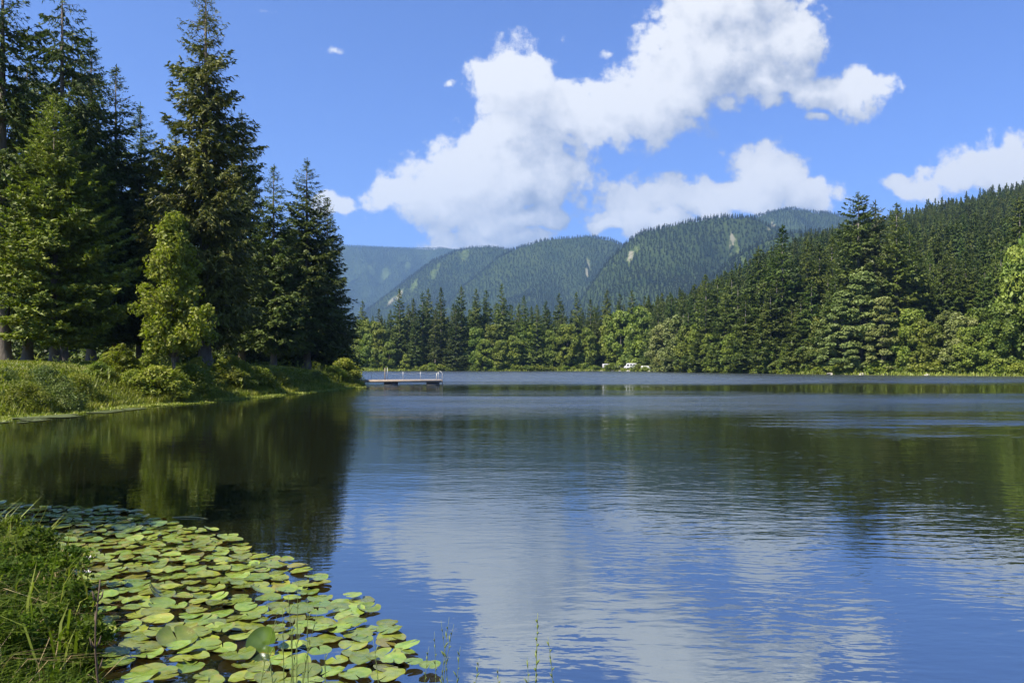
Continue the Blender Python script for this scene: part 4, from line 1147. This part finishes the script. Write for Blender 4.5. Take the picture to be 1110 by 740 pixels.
while len(cand) < 470 and tries < 90000:
    tries += 1
    py = r2.uniform(546, 745); px = r2.uniform(-6, 446)
    # even by area on the water
    if r2.random() > (150.0 / (py - HY)) ** 3: continue
    if not in_poly(px, py, PADREG): continue
    x, y = wpt(px, py)
    if lake_sd(np.array([x]), np.array([y]))[0] > -0.02: continue
    rd = r2.uniform(0.074, 0.124)
    if px > 310 and r2.random() < 0.3: continue
    if any((x - a) ** 2 + (y - b) ** 2 < ((rd + c) * (0.66 if tries < 12000 else 0.50)) ** 2 for a, b, c in taken): continue
    cand.append((rd / y, x, y, rd)); taken.append((x, y, rd))
cand.sort(reverse=True)
n_own = 300 - len(placed)
for _, x, y, rd in cand[:n_own]:
    put_pad(x, y, rd, PADS[r2.randrange(7)], "flat pad", tilt=0.065)
rest = []
for i_, (_, x, y, rd) in enumerate(cand[n_own:]):      # the smallest looking ones, past three hundred
    me_ = PADS[i_ % 7]; co = np.empty(len(me_.vertices) * 3, np.float32); me_.vertices.foreach_get('co', co); co = co.reshape(-1, 3)
    a_ = r2.random() * 6.28; ca, sa = math.cos(a_), math.sin(a_); k_ = rd / .12
    P_ = np.stack([(co[:, 0] * ca - co[:, 1] * sa) * k_ + x, (co[:, 0] * sa + co[:, 1] * ca) * k_ + y, co[:, 2] * k_ + 0.01 + 0.0041 * (i_ % 8) + r2.gauss(0, .05) * (co[:, 0] * k_)], -1)
    lt = np.empty(len(me_.polygons), np.int32); me_.polygons.foreach_get('loop_total', lt)
    lv_ = np.empty(len(me_.loops), np.int32); me_.loops.foreach_get('vertex_index', lv_)
    rest.append((P_, lt, lv_))
if rest:
    o = link("distant_pads", mesh_np("distant_pads", *join_np(rest), smooth=True), M_PAD)
    tag(o, "small lily pads filling the back of the patch", "lily pads", kind='stuff')
print("CAND", len(cand))
plain = [o for o in COL.objects if o.name.startswith("lily_pad") and o["label"].startswith(("dull", "flat"))]
plain.sort(key=lambda o: -o.location.y)
ROWS = 16
per = math.ceil(len(plain) / ROWS)
for k in range(ROWS):
    row = sorted(plain[k * per:(k + 1) * per], key=lambda o: o.location.x)
    for j, o in enumerate(row):
        look = "shaded dull" if k < 3 else ("glossy green" if o.scale[0] > 0.9 else "small green")
        o["label"] = f"{look} lily pad, {nth(j + 1)} from the grass in the {nth(k + 1)} row from the back"
print("PADS", len(placed), tries)

# white water lily blossoms
M_PETAL = plain_mat("white_petals", (0.72, 0.62, 0.66), (0.80, 0.76, 0.76), 0.45, 20)
M_STAMEN = plain_mat("yellow_stamens", (0.75, 0.48, 0.05), (0.8, 0.6, 0.1), 0.6)
for (px, py, s, lab) in [(95, 611, 1.0, "white and pink water lily blossom by the grass, the fuller of two"), (93, 626, 0.8, "smaller half open white water lily blossom just below the fuller one")]:
    x, y = wpt(px, py)
    root = empty("water_lily", (x, y, 0.03)); root.scale = (s, s, s)
    tag(root, lab, "water lily", "white water lily blossoms")
    parts = []
    for ring, (n, tiltd, ln) in enumerate([(9, 18, .065), (8, 42, .058), (6, 66, .048)]):
        for k in range(n):
            a = 2 * math.pi * (k + ring * .5) / n; e = math.radians(tiltd)
            P = []
            for s_ in np.linspace(0, 1, 5):
                w = 0.014 * math.sin(math.pi * min(1, s_ * .85 + .12)); cup = 0.010 * s_ * s_
                d = s_ * ln
                for q in (-1, 0, 1):
                    rr = d * math.cos(e) - cup * math.sin(e); zz = d * math.sin(e) + cup + (0.004 * abs(q))
                    P.append((math.cos(a) * rr - math.sin(a) * w * q, math.sin(a) * rr + math.cos(a) * w * q, zz))
            L = []
            for i_ in range(4):
                for q in range(2): L += [i_ * 3 + q, i_ * 3 + q + 1, i_ * 3 + q + 4, i_ * 3 + q + 3]
            parts.append((np.array(P), np.full(8, 4), np.array(L)))
    link("petals", mesh_np("petals", *join_np(parts), smooth=True), M_PETAL, root)
    st = [tube_np([[0, 0, .002], [math.cos(k) * .008, math.sin(k) * .008, .03]], [.002, .0012], 4) for k in np.linspace(0, 6, 14)]
    link("stamens", mesh_np("stamens", *join_np(st)), M_STAMEN, root)

# ------------------------------------------------------------------ thin stalks in the water and the dead stalk on the bank
M_REED = plain_mat("reed", (0.08, 0.13, 0.02), (0.16, 0.18, 0.04), 0.5, 8)
M_DEAD = plain_mat("dead_stalk", (0.07, 0.045, 0.03), (0.12, 0.08, 0.05), 0.8, 20)
def reed(px, py, dist, label, wob=0.05, th=0.0035, buds=0, grp="thin reed stems before the lily pads", base=None):
    X = (px - HX) / F * dist; zt = EYE + (HY - py) / F * dist
    bx, by = (X + random.gauss(0, wob), dist + random.gauss(0, wob)) if base is None else base
    z0 = min(h1(bx, by), 0) - 0.02
    root = empty("reed_stem", (bx, by, 0.0)); tag(root, label, "reed", grp)
    s = np.linspace(0, 1, 8)
    P = np.stack([(X - bx) * s ** 1.6, (dist - by) * s ** 1.6, -0.08 + (zt + 0.08) * s], -1)
    link("stem", mesh_np("stem", *tube_np(P, th * (1 - 0.7 * s), 6), smooth=True), M_REED, root)
    lv = []
    nb = 4 + buds
    for k in range(nb):
        s_ = 0.35 + 0.62 * k / nb; p = np.array([(X - bx) * s_ ** 1.6, (dist - by) * s_ ** 1.6, -0.08 + (zt + 0.08) * s_])
        a = k * 2.4; L = random.uniform(.02, .05) if buds else random.uniform(.03, .08)
        d = np.array([math.cos(a) * .5, math.sin(a) * .5, .85]) * L
        lv.append(tube_np([p, p + d * .5 + np.array([0, 0, .004]), p + d], [th * .5, th * (1.6 if buds else .8), th * .1], 5))
    for lf in lv: link("leaf", mesh_np("leaf", *lf), M_REED, root)
for i, (px, py, d) in enumerate([(300, 668, 4.7), (306, 655, 4.65), (312, 640, 4.6), (317, 668, 4.8), (323, 632, 4.6), (327, 676, 4.5), (333, 650, 4.7), (338, 690, 4.6), (344, 664, 4.7), (290, 700, 4.6), (352, 700, 4.6), (404, 690, 4.5)]):
    reed(px, py, d, ORD[i] + " thin reed counted outwards in the clump over the lily pads")
for i, (px, py, d) in enumerate([(465, 700, 4.4), (471, 684, 4.4), (478, 672, 4.45), (487, 668, 4.4), (492, 676, 4.4), (499, 700, 4.35), (520, 712, 4.3), (540, 722, 4.3)]):
    reed(px, py, d, ORD[i] + " fine green stem in the sparse clump past the last lily pads", th=0.0026, buds=4, grp="fine stems past the last lily pads")
reed(583, 664, 4.3, "tallest budded stem standing alone over the cloud's reflection", th=0.0045, buds=9, grp=None)
reed(594, 690, 4.3, "shorter budded stem beside the tallest one", th=0.003, buds=6, grp=None)
reed(572, 712, 4.3, "lowest thin stem left of the tallest budded one", th=0.003, buds=3, grp=None)
root = empty("dead_stalk", (-2.14, 4.0, h1(-2.14, 4.0))); tag(root, "upright brown dead stalk at the edge of the near grass", "stalk")
zt = EYE + (HY - 628) / F * 4.0 - h1(-2.14, 4.0)
s = np.linspace(0, 1, 9)
P = np.stack([0.012 * np.sin(s * 7), 0.01 * np.cos(s * 5), zt * s], -1)
link("stem", mesh_np("stem", *tube_np(P, 0.0065 * (1 - .5 * s), 7), smooth=True), M_DEAD, root)
lv = [tube_np([P[int(4 + k * .6)], P[int(4 + k * .6)] + np.array([math.cos(k * 2.1) * .02, math.sin(k * 2.1) * .02, .03]), P[int(4 + k * .6)] + np.array([math.cos(k * 2.1) * .03, math.sin(k * 2.1) * .03, .07])], [.002, .006, .001], 5) for k in range(7)]
for lf in lv: link("seed_head", mesh_np("seed_head", *lf), M_DEAD, root)
# a twig afloat
x, y = wpt(207, 561)
P = np.array([[-.26, .03, .0], [-.1, 0, .012], [.05, -.01, .010], [.2, -.05, .004], [.27, -.07, -.004]])
tw = join_np([tube_np(P, [.006, .009, .009, .006, .002], 6), tube_np([[-.05, 0, .012], [.03, .05, .03], [.12, .07, .02]], [.006, .004, .001], 5), tube_np([[.1, -.02, .008], [.15, -.08, .02], [.22, -.1, .01]], [.005, .003, .001], 5)])
tag(link("floating_twig", mesh_np("floating_twig", *tw, smooth=True), plain_mat("wet_twig", (0.20, 0.19, 0.06), (0.30, 0.28, 0.10), 0.5), loc=(x, y, 0)), "small pale twig afloat beyond the lily pads", "twig")

# ------------------------------------------------------------------ the dock
M_PLANK = plain_mat("weathered_planks", (0.36, 0.29, 0.24), (0.54, 0.46, 0.39), 0.8, 3.0, 0.3, 10.0, (1, 6, 1))
M_BEAM = plain_mat("dock_beam", (0.22, 0.17, 0.13), (0.34, 0.27, 0.21), 0.85, 2.0, 0.3, 8.0)
M_FLOAT = plain_mat("dark_floats", (0.035, 0.035, 0.038), (0.07, 0.07, 0.07), 0.6)
M_PIPE = plain_mat("galvanised_pipe", (0.42, 0.42, 0.40), (0.55, 0.54, 0.52), 0.4, 5, metal=0.3)
D0 = (-16.4, 79.0); D1 = (-7.35, 80.2)
dl = math.hypot(D1[0] - D0[0], D1[1] - D0[1]); da = math.atan2(D1[1] - D0[1], D1[0] - D0[0])
dock = empty("dock", (D0[0], D0[1], 0)); dock.rotation_euler[2] = da
tag(dock, "low wooden floating dock reaching out from the wooded bank's tip", "dock")
pl = [box_np(i * 0.16, i * 0.16 + 0.145, -0.95, 0.95, 0.50 + 0.004 * (i % 3), 0.545 + 0.004 * (i % 3)) for i in range(int(dl / 0.16))]
link("deck", mesh_np("deck", *join_np(pl)), M_PLANK, dock)
for yy_ in (-0.97, 0.93):
    link("side_beam", mesh_np("side_beam", *box_np(-0.05, dl + 0.02, yy_, yy_ + 0.06, 0.30, 0.515)), M_BEAM, dock)
link("end_beam", mesh_np("end_beam", *box_np(dl + 0.022, dl + 0.08, -0.97, 0.99, 0.28, 0.53)), M_BEAM, dock)
for x0, x1 in [(0.5, 1.3), (3.3, 4.7), (dl - 1.5, dl - 0.2)]:
    link("float", mesh_np("float", *box_np(x0, x1, -0.86, 0.86, -0.25, 0.298)), M_FLOAT, dock)
posts = [0.3, 2.0, 3.6, 5.2, 7.0, dl - 0.25]
for k, x_ in enumerate(posts):
    hh = 0.85 if k not in (2,) else 1.3
    link("rail_post", mesh_np("rail_post", *tube_np([[x_, 0.88, 0.5], [x_, 0.88, 0.5 + hh]], [0.022, 0.022], 8)), M_PIPE, dock)
pts = []
for a_, b_ in zip(posts[:-1], posts[1:]):
    for s_ in np.linspace(0, 1, 7)[:-1]: pts.append((a_ + (b_ - a_) * s_, 0.88, 1.25 - 0.12 * math.sin(math.pi * s_)))
pts.append((posts[-1], 0.88, 1.25))
link("rail_rope", mesh_np("rail_rope", *tube_np(pts, [0.009] * len(pts), 5)), M_PIPE, dock)
for s_ in (-0.25, 0.25):
    link("ladder_rail", mesh_np("ladder_rail", *tube_np([[dl + 0.12, s_, -0.5], [dl + 0.12, s_, 1.2], [dl - 0.1, s_, 1.42], [dl - 0.45, s_, 1.2], [dl - 0.5, s_, 0.53]], [0.025] * 5, 6)), M_PIPE, dock)
for z_ in (-0.2, 0.1, 0.4, 0.7):
    link("ladder_rung", mesh_np("ladder_rung", *tube_np([[dl + 0.12, -0.25, z_], [dl + 0.12, 0.25, z_]], [0.018] * 2, 6)), M_PIPE, dock)
link("mooring_post", mesh_np("mooring_post", *tube_np([[3.4, -0.8, 0.5], [3.4, -0.8, 1.75]], [0.05, 0.045], 8)), M_BEAM, dock)

# ------------------------------------------------------------------ vehicles on the far strand
M_WHITE = plain_mat("white_paint", (0.58, 0.58, 0.58), (0.64, 0.64, 0.63), 0.25)
M_SILVER = plain_mat("silver_paint", (0.42, 0.45, 0.50), (0.46, 0.49, 0.54), 0.3, metal=0.3)
M_GLASS = plain_mat("dark_glass", (0.02, 0.025, 0.03), (0.03, 0.035, 0.04), 0.08)
M_TYRE = plain_mat("tyre", (0.02, 0.02, 0.02), (0.03, 0.03, 0.03), 0.8)
M_RIM = plain_mat("rim", (0.5, 0.5, 0.5), (0.6, 0.6, 0.6), 0.3, metal=0.7)
def extrude(poly, y0, y1, inset=0.0):
    n = len(poly)
    p = np.array(poly, float)
    V = np.concatenate([np.stack([p[:, 0], np.full(n, y0), p[:, 1]], -1), np.stack([p[:, 0], np.full(n, y1), p[:, 1]], -1)])
    L = list(range(n)) + list(range(2 * n - 1, n - 1, -1)); fn = [n, n]
    for i in range(n): L += [i, n + i, n + (i + 1) % n, (i + 1) % n]; fn.append(4)
    return V, np.array(fn), np.array(L)
def vehicle(name, px, back, body, glass, wheels, wr, width, mat, label, cat, flip=False, extra=None):
    dist = shore_depth(px) + back
    X = (px - HX) / F * dist
    g = h1(X, dist)
    root = empty(name, (X, dist, g)); root.scale = (0.76,) * 3; root.rotation_euler[2] = (math.pi if flip else 0) + random.uniform(-.2, .2)
    tag(root, label, cat, "vehicles parked on the far strand")
    b = link("body", mesh_np("body", *extrude(body, -width / 2, width / 2)), mat, root)
    bv = b.modifiers.new("bevel", 'BEVEL'); bv.width = 0.06; bv.segments = 2
    for gp in glass:
        for sgn in (-1, 1):
            link("window", mesh_np("window", *extrude(gp, sgn * (width / 2 + 0.004), sgn * (width / 2 + 0.018))), M_GLASS, root)
    for wx in wheels:
        for sgn in (-1, 1):
            a, b_ = sgn * (width / 2 - 0.16), sgn * (width / 2 + 0.03)
            w = link("wheel", mesh_np("wheel", *tube_np([[wx, a, wr], [wx, b_, wr]], [wr, wr], 18)), M_TYRE, root)
            link("rim", mesh_np("rim", *tube_np([[wx, b_, wr], [wx, b_ + sgn * 0.012, wr]], [wr * .6, wr * .6], 14)), M_RIM, w)
    for (x_, z_, m_) in (extra or []):
        for sgn in (-1, 1):
            link("headlight", mesh_np("headlight", *box_np(x_ - 0.02, x_ + 0.02, sgn * width * .36 - .14, sgn * width * .36 + .14, z_, z_ + .16)), M_RIM, root)
    return root
CAR = [(-2.2, .35), (-2.25, .75), (-2.0, .95), (-1.55, 1.0), (-1.05, 1.42), (.55, 1.47), (1.25, 1.0), (2.05, .88), (2.25, .6), (2.2, .32)]
CARG = [[(-1.35, 1.0), (-.98, 1.34), (-.3, 1.38), (-.3, 1.0)], [(-.2, 1.0), (-.2, 1.38), (.48, 1.38), (1.0, 1.0)]]
VAN = [(-2.9, .4), (-2.95, 2.2), (-2.7, 2.6), (1.2, 2.6), (1.7, 2.35), (1.9, 1.4), (2.75, 1.1), (2.85, .7), (2.8, .4)]
VANG = [[(-2.3, 1.6), (-2.3, 2.15), (-1.3, 2.15), (-1.3, 1.6)], [(-.8, 1.6), (-.8, 2.15), (.1, 2.15), (.1, 1.6)], [(.6, 1.35), (.6, 2.1), (1.4, 2.1), (1.65, 1.35)]]
vehicle("parked_van", 658, 8, [(x * .72, z * .84) for x, z in VAN], [[(x * .72, z * .84) for x, z in q] for q in VANG], [-1.35, 1.3], .34, 1.8, M_WHITE, "small white van parked furthest towards the dock on the strand", "van", extra=[(2.05, .6, 0)])
vehicle("parked_car", 668, 8.5, CAR, CARG, [-1.4, 1.4], .33, 1.75, M_SILVER, "silver car parked between the small van and the camper", "car", extra=[(2.24, .62, 0)])
vehicle("camper_van", 683, 8, VAN, VANG, [-1.9, 1.8], .38, 2.1, M_WHITE, "tall white camper van in the middle of the vehicles", "camper van", flip=True, extra=[(2.83, .72, 0)])
vehicle("parked_car", 692, 9, CAR, CARG, [-1.4, 1.4], .33, 1.75, M_SILVER, "silver car parked close behind the white camper van", "car", flip=True, extra=[(2.24, .62, 0)])
vehicle("delivery_van", 703, 8, [(x * 1.1, z * .8) for x, z in VAN], [[(x * 1.1, z * .8) for x, z in VANG[2]]], [-1.9, 1.9], .36, 2.0, M_WHITE, "long low white van furthest from the dock among the vehicles", "van", extra=[(3.1, .6, 0)])

# pale stones on the strand
M_STONE = plain_mat("pale_stone", (0.34, 0.31, 0.26), (0.50, 0.46, 0.40), 0.9, 1.5, 0.4, 6.0)
import bmesh
def stone_mesh(seed):
    bm = bmesh.new(); bmesh.ops.create_icosphere(bm, subdivisions=3, radius=1.0)
    for v in bm.verts:
        v.co *= 0.75 + 0.5 * mnoise.noise(v.co * 1.3 + Vector((seed, 0, 0))); v.co.z *= 0.55
    me = bpy.data.meshes.new("stone"); bm.to_mesh(me); bm.free(); me.materials.append(M_STONE); return me
ST = [stone_mesh(s) for s in (3, 9, 17)]
for i, px in enumerate([634, 643, 652, 664, 672, 681, 695, 705, 709, 716, 724, 738, 900, 935, 958, 1005]):
    dist = shore_depth(px); X = (px - HX) / F * dist
    for _ in range(40):
        if lake_sd(np.array([X]), np.array([dist]))[0] > 0.15: break
        dist += 0.3; X = (px - HX) / F * dist
    o = bpy.data.objects.new("stone", ST[i % 3]); COL.objects.link(o)
    o.location = (X, dist, 0.12); s_ = random.uniform(.35, .95); o.scale = (s_ * 1.7, s_, s_); o.rotation_euler[2] = random.random() * 6
    tag(o, ORD[i] + " pale stone along the far waterline counted from the dock side", "stone", "pale stones on the far waterline")
